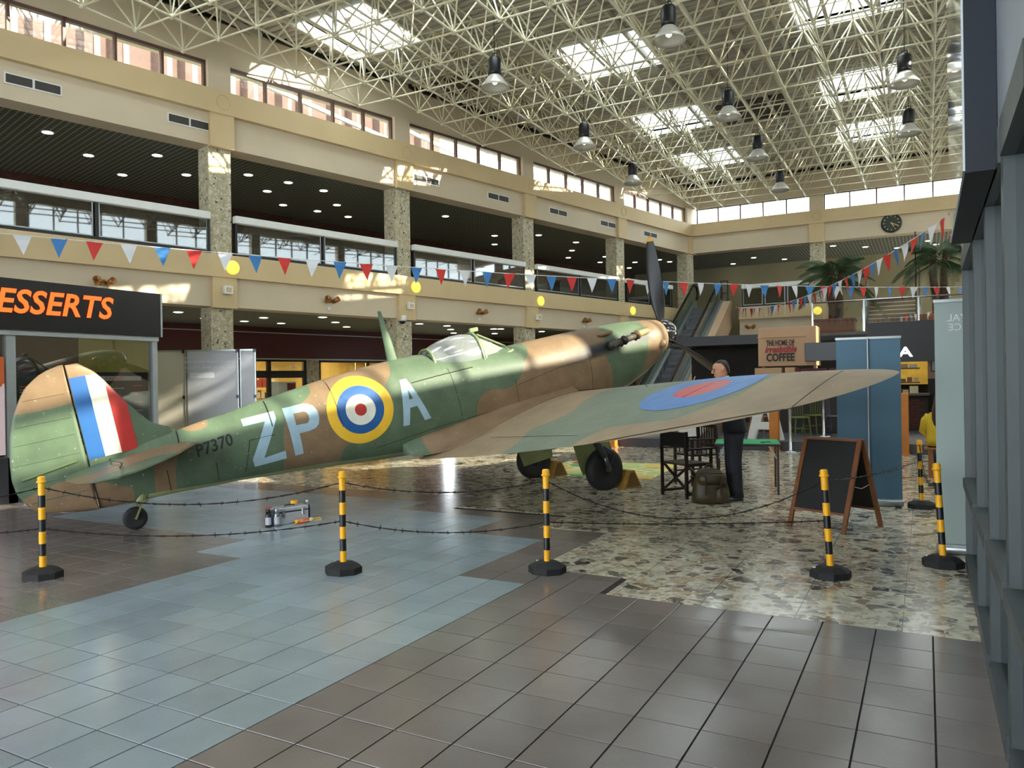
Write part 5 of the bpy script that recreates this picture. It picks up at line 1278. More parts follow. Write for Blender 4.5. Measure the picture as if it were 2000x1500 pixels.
MB().bbox((-.42, -.42, .635), (.42, .42, .665), .006).build('table_frame', darkleg, o); MB().box((-.405, -.405, .665), (.405, .405, .668)).build('baize_top', mat('green_baize', '2f9a5e', .85, var=.06, scale=20.), o)
for x in (-.38, .38):
    for y in (-.38, .38): MB().beam((x, y, 0), (x, y, .64), .028).build('leg', darkleg, o); MB().beam((x, y * .95, .45), (x * .7, y * .95, .635), .012).build('brace', alu, o)
p = o.matrix_basis; g = thing('spectacles', 'small dark object lying on the green table', 'object', Matrix.Translation(o.location) @ Matrix.Rotation(R(12), 4, 'Z') @ Vector((.2, -.2, .668)))
MB().lathe([(.03, 0), (.03, .012), (.022, .014)], 14).build('lens', black, g); MB().tube([(.03, 0, .01), (.07, .02, .01), (.1, .01, .01)], .005, 5).build('temple', black, g)
bg_ = onZ(1402, 981); o = thing('rucksack', 'olive brown leather rucksack standing at the man\'s feet', 'bag', (bg_.x - .08, bg_.y - .06, 0), R(25))
bagm = mat('olive_leather', '33280f', .55, var=.45, scale=9.)
b = MB(); b.smooth = True; NB_ = 20; vs = []; secs = ((0, .2, .13), (.02, .22, .15), (.12, .225, .155), (.24, .205, .14), (.34, .17, .11), (.4, .14, .08), (.425, .09, .05))
for i, (z, a, c) in enumerate(secs):
    for k in range(NB_): an = 2 * math.pi * k / NB_; e = .8; r_ = 1 + .05 * math.sin(3 * an + i) + .03 * math.sin(7 * an + 2 * i); vs.append((a * r_ * math.copysign(abs(math.cos(an)) ** e, math.cos(an)), c * r_ * math.copysign(abs(math.sin(an)) ** e, math.sin(an)), z))
b.add(vs, [(i * NB_ + k, i * NB_ + (k + 1) % NB_, i * NB_ + NB_ + (k + 1) % NB_, i * NB_ + NB_ + k) for i in range(len(secs) - 1) for k in range(NB_)] + [tuple(range(NB_ - 1, -1, -1)), tuple(range((len(secs) - 1) * NB_, len(secs) * NB_))]); b.build('bag_body', bagm, o)
b = MB(); b.smooth = True; b.bbox((-.17, -.2, .24), (.17, -.1, .38), .03); b.build('flap', bagm, o); b = MB(); b.smooth = True; b.bbox((.04, -.2, .03), (.19, -.13, .2), .03); b.build('pocket', bagm, o)
for x in (-.09, .09): MB().tube([(x, -.205, .36), (x, -.215, .25), (x, -.2, .12)], .009, 5).build('strap', mat('strap_brown', '2a1c0e', .5), o)
MB().tube([(-.05, 0, .41), (-.03, 0, .47), (.03, 0, .47), (.05, 0, .41)], .01, 6).build('carry_handle', MATS['strap_brown'], o)
# ================================================================ CHALKBOARD A-FRAME
fa, fb_, fc, fd = onZ(1539, 1025), onZ(1623, 1034), onZ(1638, 1016), onZ(1725, 1034); ctr = (fa + fb_ + fc + fd) / 4
wdir = ((fb_ - fa) + (fd - fc)); rza = math.atan2(wdir.y, wdir.x); o = thing('chalkboard_sign', 'wooden A-frame sign with two blank black chalkboards', 'sign', (ctr.x, ctr.y, 0), rza)
wood = mat('oiled_oak', '6b3f1e', .5, var=.25, scale=6.); slate = mat('black_chalkboard', '0b0a0a', .55, var=.15)
HW_, HD, HT = .3, .33, .9
for sg, nm_ in ((-1, 'front_board'), (1, 'rear_board')):
    def pt(x, t): return Vector((x, sg * (.02 + (HD - .02) * (1 - t)), HT * t))
    q = MB(); a, b, c, d = pt(-HW_ + .03, .2), pt(HW_ - .03, .2), pt(HW_ - .03, .98), pt(-HW_ + .03, .98); nrm = (b - a).cross(d - a).normalized() * .006
    q.add([a - nrm, b - nrm, c - nrm, d - nrm, a + nrm, b + nrm, c + nrm, d + nrm], [(3, 2, 1, 0), (4, 5, 6, 7), (0, 1, 5, 4), (1, 2, 6, 5), (2, 3, 7, 6), (3, 0, 4, 7)]); bo = q.build(nm_, slate, o)
    for x in (-HW_, HW_): MB().beam(pt(x, 0), pt(x, 1.0), .045, .024, (0, 1, 0)).build('leg', wood, o)
    for t in (.2, .99): MB().beam(pt(-HW_, t), pt(HW_, t), .03, .022).build('frame_rail', wood, o)
MB().tube([(HW_, -HD * .5, HT * .5), (HW_, 0, HT * .46), (HW_, HD * .5, HT * .5)], .004, 5).build('stay_chain', steel, o)
# ================================================================ ROLL-UP BANNERS
def rollup(name, label, A, B, h, m_, pole=True, rev=None):
    A, B = Vector(A), Vector(B); W = (B - A).length; rz = math.atan2(B.y - A.y, B.x - A.x); o = thing(name, label, 'banner', (A.x, A.y, 0), rz, 'roll-up banners on the right')
    MB().box((.01, -.004, .08), (W - .01, .0, h)).build('printed_sheet', m_, o); b = MB(); b.smooth = True; b.bbox((0, -.06, 0), (W, .06, .085), .02); b.build('cassette', alu, o)
    MB().bbox((0, -.012, h - .01), (W, .008, h + .02), .003).build('top_bar', alu, o)
    for x in (.06, W - .06): MB().box((x - .03, -.16, 0), (x + .03, .12, .015)).build('foot', blackm, o)
    if pole: MB().tube([(W / 2, -.03, .06), (W / 2, -.03, h)], .01, 8).build('support_pole', alu, o)
    if rev:
        for body, z in rev: text_obj('reversed_print', body, .085, mat('banner_print_pale', 'd5ddd8', .5), o, Matrix.Translation((.375, -.0055, z)) @ Matrix.Scale(-1, 4, (1, 0, 0)) @ UPRIGHT, .0003)
    return o
pa = onZ(1765, 990); d_ = (onY(1762, 800, pa.y) - onY(1633, 800, pa.y)).length
rollup('roll_up_banner', 'blue roll-up banner seen from behind with a central pole', (pa.x - d_ * .995, pa.y - .05, 0), (pa.x, pa.y, 0), 1.98, banner_mat('blue_banner_back', '4d7187', .2))
pb_ = onZ(1829, 1081); rollup('roll_up_banner', 'pale grey-green roll-up banner with reversed lettering beside the glass shop', (pb_.x, 7.5, 0), (pb_.x + .85, 7.53, 0), 2.16, banner_mat('pale_banner_back', 'a7b5b0', .3), False, (('ROYAL', 1.99), ('FORCE', 1.91)))
# ================================================================ ESCALATOR
es = thing('escalator', 'escalator with dark steps and beige side panel rising to the far gallery', 'escalator', (-7.75, 23.2, 0))
RUN, RISE = 7.55, 4.36
def ez(y): return RISE * max(0, min(1, y / RUN))
stepm = mat('dark_ribbed_step', '66666b', .45, .3, var=.12); nosem = mat('step_edge', '5a5a5e', .4, .5)
ns = 19
for k in range(ns):
    y0 = RUN * k / ns; z0 = RISE * k / ns; z1 = RISE * (k + 1) / ns
    q = MB(); q.smooth = False; sec = [(y0 + .02, z0 - .05), (y0, z0), (y0 + .02, (z0 + z1) / 2), (y0 - .0, z1 - .015), (y0 + .015, z1), (y0 + RUN / ns + .03, z1), (y0 + RUN / ns + .03, z0 - .05)]
    q.prism([(a, b) for a, b in sec], 0, -.4, .4); st = q.build('step', stepm, es); MB().box((-.4, y0 - .006, z1 - .03), (.4, y0 + .02, z1 + .002)).build('nosing', nosem, st)
alus = mat('escalator_skirt_metal', 'b4bcc0', .3, .7, var=.04); gles = glassmat('green_balustrade_glass', (.72, .82, .78), .1)
for sg in (-1, 1):
    x = sg * .5
    par = lambda a, b, xx, w_: [(xx, y, ez(y) + z) for y, z in ((0, a), (RUN, a), (RUN, b), (0, b))]
    def slab(nm_, m_, x0, x1, a, b, y0=-.3, y1=RUN + .2):
        q = MB(); P_ = [(y0, ez(y0) + a), (0, a), (RUN, RISE + a), (y1, RISE + a), (y1, RISE + b), (RUN, RISE + b), (0, b), (y0, b)]; q.prism(P_, 0, min(x0, x1), max(x0, x1)); return q.build(nm_, m_, es)
    slab('skirt', alus, sg * .41, sg * .44, -.15, .28); slab('inner_deck', alus, sg * .41, sg * .56, .26, .32); slab('glass_balustrade', gles, sg * .495, sg * .505, .32, .98, -.1, RUN + .1)
    slab('dark_gap', black, sg * .56, sg * .58, .2, .33)
    slab('outer_deck', alus, sg * .58, sg * .7, .27, .33)
    hp = [(x, -.45, .55), (x, -.55, .75), (x, -.4, .98), (x, 0, 1.0)] + [(x, RUN * k / 8, RISE * k / 8 + 1.0) for k in range(1, 9)] + [(x, RUN + .45, RISE + .98), (x, RUN + .62, RISE + .72), (x, RUN + .5, RISE + .45)]
    q = MB(); q.smooth = True; q.tube(hp, .045, 10); q.build('handrail', mat('black_handrail', '0c0c0d', .35, var=0), es)
    q = MB(); P_ = [(-.3, 0), (-.3, .27), (0, .27), (RUN, RISE + .27), (RUN + .2, RISE + .27), (RUN + .2, RISE - .75), (RUN, RISE - .85), (1.3, 0)]; q.prism(P_, 0, *((.7, .98) if sg > 0 else (-.72, -.7))); q.build('side_cladding', mat('beige_cladding', 'c9ab8a', .55, var=.05, scale=1.), es)
q = MB()
for x in (.6, .85): q.beam((x, RUN + .1, RISE + .0), (x, RUN + .1, RISE + 1.1), .05)
for z in (.25, .6, 1.08): q.beam((.6, RUN + .1, RISE + z), (.85, RUN + .1, RISE + z), .04)
q.build('end_gate', black, es)
# ================================================================ CAFE
pf = MB().box((-7.3, 16.65, 0), (4.5, 21.2, .2)).build('floor_cafe_platform', mat('dark_grey_platform', '45464c', .55, var=.08)); tag(pf, 'dark grey raised platform edge of the cafe seating', 'platform', kind='structure')
tan = mat('tan_laminate', 'b08b66', .5, var=.04, scale=1.5); ink = mat('dark_brown_ink', '1d1512', .6, var=0); redink = mat('red_script_ink', '9a1f2b', .55, var=0)
ck_ = thing('coffee_kiosk', 'tan coffee kiosk with overhead box reading THE HOME OF irresistible COFFEE', 'kiosk', (-2.9, 19.5, .2))
def cbx(n_, m_, a, b, par=None): return MB().bbox((a[0] + 2.9, a[1] - 19.5, a[2] - .2), (b[0] + 2.9, b[1] - 19.5, b[2] - .2), .008).build(n_, m_, par or ck_)
A_, B_ = onY(1480, 642, 19.5), onY(1594, 634, 19.5)
hb = cbx('overhead_box', tan, (A_.x, 19.5, 1.82), (B_.x, 20.3, 2.77)); cbx('top_lip', tan, (A_.x - .02, 19.47, 2.52), (B_.x - .22, 19.5, 2.545), hb)
tx = onY(1497, 690, 19.48).x + 2.9; tw_ = onY(1552, 690, 19.48).x + 2.9 - tx
def fit_text(nm_, body, x, w__, z, h, m_, par, y=-.03, **kw):
    me = text_mesh(body, 1, .004, **kw); xs = [v.co.x for v in me.vertices]; zs = [v.co.y for v in me.vertices]; sx, sz = w__ / (max(xs) - min(xs)), h / (max(zs) - min(zs))
    me.transform(Matrix(((sx, 0, 0, x - min(xs) * sx), (0, 0, -1, y), (0, sz, 0, z - min(zs) * sz), (0, 0, 0, 1)))); me.materials.clear(); me.materials.append(m_); return link(nm_, me, par)
zc_ = lambda py: onY(1520, py, 19.48).z - .2
fit_text('sign_words', 'THE HOME OF', tx, tw_, zc_(675), zc_(664) - zc_(675), ink, hb, font_bold=.02); fit_text('script_word', 'irresistible', tx - .04, tw_ * 1.14, zc_(689), zc_(675) - zc_(689), redink, hb, font_bold=.03, shear=.35); fit_text('sign_words', 'COFFEE', tx, tw_, zc_(706), zc_(690) - zc_(706), ink, hb, font_bold=.03)
q1x, q2x = onY(1474, 728, 19.3).x, onY(1640, 728, 19.3).x
for k, (a, b) in enumerate(((1474, 1527), (1533, 1553))): cbx('cupboard', tan, (onY(a, 728, 19.3).x, 19.3, 1.42), (onY(b, 728, 19.3).x, 19.9, 1.78))
for k, (a, b, c) in enumerate(((1553, 1563, 'c9566a'), (1564, 1585, 'd9d6d0'), (1585, 1600, 'd8b64a'), (1601, 1615, 'd9d6d0'), (1619, 1640, 'cfc9c6'))):
    mp_ = cbx('menu_leaflet', mat('leaflet_' + c, c, .6), (onY(a, 728, 19.3).x, 19.3, 1.42), (onY(b, 728, 19.3).x, 19.32, 1.74)); cbx('leaflet_header', mat('leaflet_maroon', '4a1420', .6), (onY(a, 728, 19.3).x, 19.29, 1.68), (onY(b, 728, 19.3).x, 19.3, 1.75), mp_)
cbx('counter', mat('dark_counter_front', '2c2320', .5), (q1x, 19.4, .2), (q2x, 20.3, 1.4)); cbx('menu_screen', mat('black_menu_panel', '15151a', .35), (onY(1572, 690, 19.4).x, 19.4, 1.92), (onY(1645, 690, 19.4).x, 19.5, 2.36))
for x in (A_.x + .05, B_.x - .1): cbx('upright', tan, (x, 19.7, 1.4), (x + .08, 19.8, 1.85))
# cafe block under the landing
cb_ = thing('cafe_unit', 'cafe with black fascia and white lettering COSTA, lit counter behind', 'shop', (0, 20.4, .2))
def cf(n_, m_, a, b, par=None, y0=20.4): return MB().box((a[0], a[1] - 20.4, a[2] - .2), (b[0], b[1] - 20.4, b[2] - .2)).build(n_, m_, par or cb_)
blk = mat('black_fascia', '101014', .45, var=.05)
fz0, fz1 = onY(1790, 706, 20.4).z, onY(1790, 641, 20.4).z
fas = cf('fascia', blk, (-1.25, 20.4, fz0), (4.4, 20.6, fz1)); xr = onY(1783, 680, 20.38).x; Hc = onY(1770, 677, 20.38).z - onY(1770, 697, 20.38).z
me = text_mesh('COSTA', 1, .01, font_bold=.03); xs = [v.co.x for v in me.vertices]; zs = [v.co.y for v in me.vertices]; sc_ = Hc / (max(zs) - min(zs)) * 1.0
fit_text('fascia_lettering', 'COSTA', xr - (max(xs) - min(xs)) * sc_ * 1.3, (max(xs) - min(xs)) * sc_ * 1.3, onY(1770, 697, 20.38).z - .2, Hc, mat('lit_white_letter', 'f4f2f6', .4, var=0, emit=.8), fas, -.02, font_bold=.03)
cf('roof_slab', blk, (-1.25, 20.6, 2.6), (4.4, 26.2, 2.85)); cf('landing_slab', blk, (-3.6, 26.2, 2.6), (4.4, 29.6, 2.85)); cf('dark_back_wall', mat('cafe_dark_wall', '1c1816', .7), (-6.4, 23.5, .2), (4.4, 23.7, 2.6)); cf('left_soffit', blk, (-6.6, 20.9, 2.45), (-3.6, 29.6, 2.7))
cf('tan_wall', tan, (onY(1812, 730, 21.6).x, 21.6, .2), (4.4, 21.7, 2.3)); cf('dark_dado', mat('cafe_dado', '14110f', .6), (onY(1812, 730, 21.6).x, 21.55, .2), (4.4, 21.6, 1.45))
cf('lit_back_panel', mat('yellow_wall_panel', 'b89c40', .6, var=.15), (-1.6, 23.2, 1.3), (.4, 23.3, 2.5)); pfz = cf('picture_frame', black, (onY(1818, 735, 21.5).x, 21.5, 1.62), (onY(1818, 735, 21.5).x + .5, 21.54, 2.0)); cf('picture', mat('pale_picture', 'a9b4bc', .5), (onY(1818, 735, 21.5).x + .03, 21.49, 1.65), (onY(1818, 735, 21.5).x + .47, 21.5, 1.97), pfz)
room_lamp(cb_, (-.4, 22.2 - 20.4, 2.35), 16, (1, .85, .5), .8)
brk = mat('red_brick', '4a221b', .8, var=.15); bc0 = cf('brick_counter', mat('dark_mortar', '2b2422', .9), (-3.2, 21.0, .2), (onY(1812, 800, 21).x, 21.4, 1.05))
bmesh_ = MB().bbox((-.1, -.008, -.03), (.1, .01, .03), .004).mesh('brick', brk); r0 = 0
for r in range(10):
    for k in range(18):
        x = -3.1 + .212 * k + (.106 if r % 2 else 0)
        if x > onY(1812, 800, 21).x - .12: continue
        o = link('brick', bmesh_, bc0); o.location = (x, 20.998 - 20.4, .05 + .075 * r)
cf('counter_top', mat('counter_stone', '3a3431', .4), (-3.25, 20.9, 1.05), (onY(1812, 800, 21).x + .05, 21.5, 1.1))
for z in (1.35, 1.7): cf('display_shelf', mat('display_wood', '6a4a30', .5), (-1.7, 21.1, z), (onY(1797, 760, 21).x, 21.45, z + .03))
rnd = random.Random(9)
for z in (1.1, 1.38, 1.73):
    x = -1.6
    while x < onY(1795, 760, 21).x - .1:
        w__ = rnd.uniform(.1, .2); h = rnd.uniform(.08, .18); cf('snack_pack', rnd.choice([mat('pack_' + c, c, .5) for c in ('d8c9a0', 'b86a3a', 'e2dccb', '8a5a3c', 'c9a878')]), (x, 21.15, z + .001), (x + w__, 21.35, z + h)); x += w__ + .03
for k, x in enumerate((-2.6, -1.3, .2, 1.2)): cf('bench_seat', mat('dark_purple_seat', '1d1a26', .6), (x, 20.5, .2), (x + 1.0, 20.85, .62)) if x > -.8 else None
# posts, letters, chairs on the platform edge
orange = mat('orange_wood', 'b8701f', .5, var=.12, scale=4.)
for k, (px, lab, h) in enumerate((((1515, 881), 'behind the card table', 1.25), ((1197, 873), 'seen beyond the near main wheel', 1.1), ((1766, 888), 'right of the blue banner', 1.2))):
    p = onZ(*px); o = thing('orange_post', 'square orange wooden post ' + lab, 'post', (p.x, 16.5, 0), 0, 'orange cafe posts'); MB().bbox((-.09, -.09, .02), (.09, .09, h), .008).build('post_shaft', orange, o); MB().bbox((-.105, -.105, 0), (.105, .105, .03), .005).build('post_foot', orange, o)
for k, (px, lab) in enumerate((((1548, 881), 'nearer chrome queue post with blue belt'), ((1610, 868), 'farther chrome queue post beside the blue banner'))):
    p = onZ(px[0], px[1]) if k == 0 else onZ(1609, 853, .2); z0 = 0 if k == 0 else .2
    o = thing('queue_post', lab, 'queue post', (p.x, p.y if k else 16.45, z0), 0, 'chrome queue posts'); b = MB(); b.smooth = True; b.lathe([(.16, 0), (.16, .012), (.05, .03), (.032, .04), (.032, .93), (.04, .94), (.04, 1.0), (.01, 1.01)], 20); b.build('pole', steel, o); b = MB(); b.lathe([(.034, .89), (.034, .96)], 12); b.build('belt_head', mat('navy_belt', '1a2550', .6), o)
    if k == 0: q0 = Vector((p.x, 16.45, .92))
    else:
        MB().beam(q0 - Vector(o.location), Vector((0, 0, .92)), .006, .05).build('belt', MATS['navy_belt'], o)
def solid_letter(label, loops, loc, rz, t=.16, group='giant white letters'):
    o = thing('giant_letter', label, 'letter', loc, rz, group); bm = bmesh.new(); ed = []
    for lp in loops:
        vv = [bm.verts.new((x, 0, z)) for x, z in lp]; ed += [bm.edges.new((vv[i], vv[(i + 1) % len(vv)])) for i in range(len(vv))]
    bmesh.ops.triangle_fill(bm, edges=ed, use_beauty=True, use_dissolve=True); r_ = bmesh.ops.extrude_face_region(bm, geom=bm.faces[:]); bmesh.ops.translate(bm, vec=(0, t, 0), verts=[g for g in r_['geom'] if isinstance(g, bmesh.types.BMVert)]); bmesh.ops.recalc_face_normals(bm, faces=bm.faces)
    me = bpy.data.meshes.new('letter_body'); bm.to_mesh(me); bm.free(); me.materials.append(mat('glossy_white_letter', 'dfe0da', .3, var=.03)); link('letter_body', me, o); return o
pA = onY(1496, 857, 17.1)
solid_letter('giant white letter A standing behind the man', [[(-.38, 0), (-.2, 0), (-.14, .22), (.14, .22), (.2, 0), (.38, 0), (.13, 1.05), (-.13, 1.05)], [(-.09, .38), (.09, .38), (0, .78)]], (pA.x, 17.0, .2), 0)
pO = onY(1352, 851, 17.1); circ2 = lambda r, sx: [(r * sx * math.cos(2 * math.pi * k / 32), .5 + r * math.sin(2 * math.pi * k / 32)) for k in range(32)]
solid_letter('giant white rounded letter standing beyond the director chair', [circ2(.5, .8), circ2(.28, .7)], (pO.x, 17.0, .2), 0)
def spindle_chair(label, loc, rz, m_):
    o = thing('spindle_chair', label, 'chair', loc, rz, 'cafe chairs'); b = MB(); b.smooth = True; b.lathe([(.2, .43), (.21, .445), (.2, .46), (.02, .462)], 20); b.build('seat', m_, o)
    for x in (-.14, .14):
        for y in (-.14, .14): MB().tube([(x, y, .43), (x * 1.35, y * 1.35, 0)], [.017, .013], 8).build('leg', m_, o)
    for y in (-.15, .15): MB().tube([(-.17, y, .2), (.17, y, .2)], .009, 6).build('stretcher', m_, o)
    MB().tube([(-.2, .2, .86), (-.1, .23, .88), (.1, .23, .88), (.2, .2, .86)], .02, 8).build('top_rail', m_, o)
    for k in range(6): x = -.15 + .06 * k; MB().tube([(x * .9, .16, .45), (x * 1.1, .22, .87)], .008, 6).build('spindle', m_, o)
gch = mat('olive_green_paint', '5c6b2c', .45, var=.08)
g1 = onZ(1555, 858, .2); spindle_chair('olive green spindle back chair nearest the chrome post', (g1.x, 17.9, .2), R(30), gch); g2 = onZ(1580, 850, .2); spindle_chair('olive green spindle back chair by the brick counter', (g2.x + .05, 19.0, .2), R(-20), gch)
g3 = onZ(1625, 855, .2); spindle_chair('grey spindle chair half hidden by the blue banner', (g3.x, 18.6, .2), R(70), mat('slate_paint', '4a4f5c', .5))
for k, (x, y) in enumerate(((-5.2, 17.6), (-4.3, 18.0), (-3.4, 18.2))): spindle_chair('light wood cafe chair, ' + ('first', 'second', 'third')[k] + ' from the left behind the giant letters', (x, y, .2), R(40 * k), mat('light_wood_chair', '8a5a2c', .5, var=.15))
# landing, railing, stairs, planters, palms beyond the cafe
ld = MB().box((-3.4, 26.2, 2.86), (4.5, 30.0, 2.95)).build('floor_landing', mat('landing_grey', '6a675f', .6)); tag(ld, 'stair landing above the cafe roof', 'landing', kind='structure')
rl = thing('landing_railing', 'steel railing with glass panels on the landing above the cafe', 'railing', (-3.2, 26.4, 2.95)); r_a, r_b = 0., 7.6
MB().tube([(0, 0, 1.0), (7.6, 0, 1.0)], .028, 8).build('handrail', steel, rl)
for k in range(6): MB().beam((1.52 * k, 0, 0), (1.52 * k, 0, 1.0), .05).build('post', steel, rl)
for k in range(5): MB().box((1.52 * k + .05, -.004, .08), (1.52 * k + 1.47, .004, .94)).build('glass_panel', glass, rl)
stx0, stx1 = onY(1692, 640, 29.2).x, onY(1790, 640, 29.2).x
sr = thing('staircase', 'brown stairs with pale nosings rising beyond the landing', 'stairs', ((stx0 + stx1) / 2, 29.2, 2.95)); sw = (stx1 - stx0) / 2
brs = mat('brown_stair_tile', '6e5644', .6, var=.1); nos = mat('pale_nosing', 'c9c2ae', .5)
for k in range(9):
    st = MB().box((-sw, .3 * k, -.05), (sw, .3 * k + .34, .165 * (k + 1))).build('step', brs, sr); MB().box((-sw, .3 * k - .012, .165 * (k + 1) - .03), (sw, .3 * k + .03, .165 * (k + 1) + .004)).build('nosing', nos, st)
for sg in (-1, 1):
    q = MB(); q.beam((sg * (sw + .1), -.1, 0), (sg * (sw + .1), 2.7, 1.5), .12, .3); q.build('stringer', mat('stringer_grey', '9aa09c', .45, .3), sr)
    MB().tube([(sg * (sw + .1), -.3, .95), (sg * (sw + .1), 0, 1.0), (sg * (sw + .1), 2.7, 2.5)], .03, 8).build('stair_handrail', steel, sr)
    for k in range(4): MB().beam((sg * (sw + .1), .9 * k, .5 * k), (sg * (sw + .1), .9 * k, .5 * k + 1.0), .045).build('baluster', steel, sr)
frond_m = mat('palm_green', '3c5230', .6, var=.25, scale=5.); trunk_m = mat('palm_trunk', '4a3424', .85, var=.3, scale=12.)
def palm(label, x, y, h, seed, spread=1.5, nf=22):
    rnd = random.Random(seed); pt = thing('planter', label + ' planter box', 'planter', (x, y, 2.95), 0, 'terracotta planters'); MB().bbox((-.62, -.4, 0), (.62, .4, .5), .02).build('planter_body', mat('terracotta', '7a4530', .6, var=.1), pt); MB().bbox((-.65, -.43, .44), (.65, .43, .52), .015).build('planter_rim', MATS['terracotta'], pt); MB().box((-.58, -.36, .47), (.58, .36, .5)).build('soil', mat('soil', '2a1e16', .95), pt)
    o = thing('palm_tree', label, 'palm', (x, y, 3.44), 0, 'potted palms on the landing'); b = MB(); b.smooth = True; n = 9
    for dx in (-.09, .1): b.tube([(dx * (1 + k * .12) + .03 * math.sin(k), .02 * math.cos(k), h * k / (n - 1)) for k in range(n)], [.13 - .006 * k + (.012 if k % 2 else 0) for k in range(n)], 9)
    b.build('trunk', trunk_m, o)
    for f in range(nf):
        a = f * 2.4 + rnd.uniform(-.2, .2); el = rnd.uniform(.1, 1.25); L = spread * rnd.uniform(.8, 1.1); q = MB(); d = Vector((math.cos(a), math.sin(a), 0)); pts = []
        z0 = h - .1 - (.5 * (1 - el / 1.25))
        for k in range(9):
            t = k / 8; pts.append(Vector((0, 0, z0)) + d * (L * t * math.cos(el * (1 - .3 * t))) + Vector((0, 0, L * (math.sin(el) * t - (.55 + .35 * math.cos(el)) * t * t))))
        q.tube(pts, [.016 - .0015 * k for k in range(9)], 5); sd_ = d.cross(Vector((0, 0, 1)))
        for k in range(26):
            t = .12 + .86 * k / 25; i = min(7, int(t * 8)); p_ = pts[i].lerp(pts[i + 1], t * 8 - i); ll = .42 * math.sin(math.pi * min(1, t * .8 + .15)) + .08
            for sg in (-1, 1):
                tip = p_ + (sd_ * sg * .75 + d * .45) * ll + Vector((0, 0, -.55 * ll)); wv = d * .012; q.add([p_ - wv, p_ + wv, p_.lerp(tip, .6) + wv + Vector((0, 0, .02)), tip], [(0, 1, 2, 3)])
        q.build('frond', frond_m, o)
pp = onY(1632, 675, 27.6); palm('left potted palm with drooping fronds on the landing', pp.x, 27.6, 1.75, 3, 1.5); pp2 = onY(1836, 675, 27.6); palm('right potted palm with drooping fronds near the pale banner', pp2.x, 27.6, 2.15, 8, 1.45)
wr2 = MB(); wr2.tube([(0, 0, 0), (0, 0, 3.1)], .02, 6); o = wr2.build('banner_pole', darkfr); o.location = (onY(1790, 640, 27.0).x, 27.0, 2.95); tag(o, 'thin dark pole standing on the landing right of the stairs', 'pole')
for k, x in enumerate((3.0, 4.1)): pass
# ================================================================ PEOPLE
skin = mat('skin', 'b98468', .5, var=.06, scale=12.); hair_d = mat('dark_hair', '17110e', .5, var=.2, scale=30.); navyc = mat('navy_suit', '10131c', .75, var=.12, scale=25.); shirt = mat('pale_blue_shirt', 'b9c9dd', .7); shoe = mat('polished_black_shoe', '0a0a0b', .18, coat=.5)
def ringloft(q, secs, n=20, e=1., M=None, cap=True):
    vs = []
    for (c, a, b, *r) in secs:
        tl_ = r[0] if r else 0.
        for k in range(n):
            an = 2 * math.pi * k / n; u, v = math.copysign(abs(math.cos(an)) ** e, math.cos(an)), math.copysign(abs(math.sin(an)) ** e, math.sin(an)); vs.append((c[0] + a * u, c[1] + b * v, c[2] + tl_ * u))
    fs = [(i * n + k, i * n + (k + 1) % n, (i + 1) * n + (k + 1) % n, (i + 1) * n + k) for i in range(len(secs) - 1) for k in range(n)]
    if cap: fs += [tuple(range(n - 1, -1, -1)), tuple(range((len(secs) - 1) * n, len(secs) * n))]
    q.add(vs, fs, M)
HEADS = [(-.01, .06, -.03, .035), (.0, .075, -.045, .04), (.015, .092, -.055, .05), (.035, .094, -.062, .056), (.055, .093, -.07, .062), (.08, .095, -.085, .067), (.105, .091, -.094, .071), (.125, .087, -.1, .074), (.145, .094, -.103, .076), (.165, .093, -.103, .076), (.19, .082, -.098, .072), (.21, .06, -.082, .058), (.225, .025, -.05, .036), (.231, -.005, -.02, .01)]
def head(q, M):
    ringloft(q, [(((f + b) / 2, 0, z), (f - b) / 2, w_) for z, f, b, w_ in HEADS], 24, .92, M)
    ringloft(q, [((.088, 0, .143), .008, .008), ((.1, 0, .122), .014, .01), ((.108, 0, .103), .018, .014), ((.1, 0, .09), .014, .015), ((.088, 0, .086), .008, .01)], 10, 1, M)           # nose
    ringloft(q, [((.088, 0, .066), .01, .018), ((.094, 0, .06), .011, .022), ((.088, 0, .05), .01, .02)], 10, 1, M)                                                                         # lips
    for sg in (-1, 1):
        ringloft(q, [((-.012, sg * .073, .085), .01, .006), ((-.012, sg * .081, .1), .018, .008), ((-.016, sg * .084, .125), .022, .008), ((-.016, sg * .078, .148), .012, .006)], 10, 1, M)       # ears
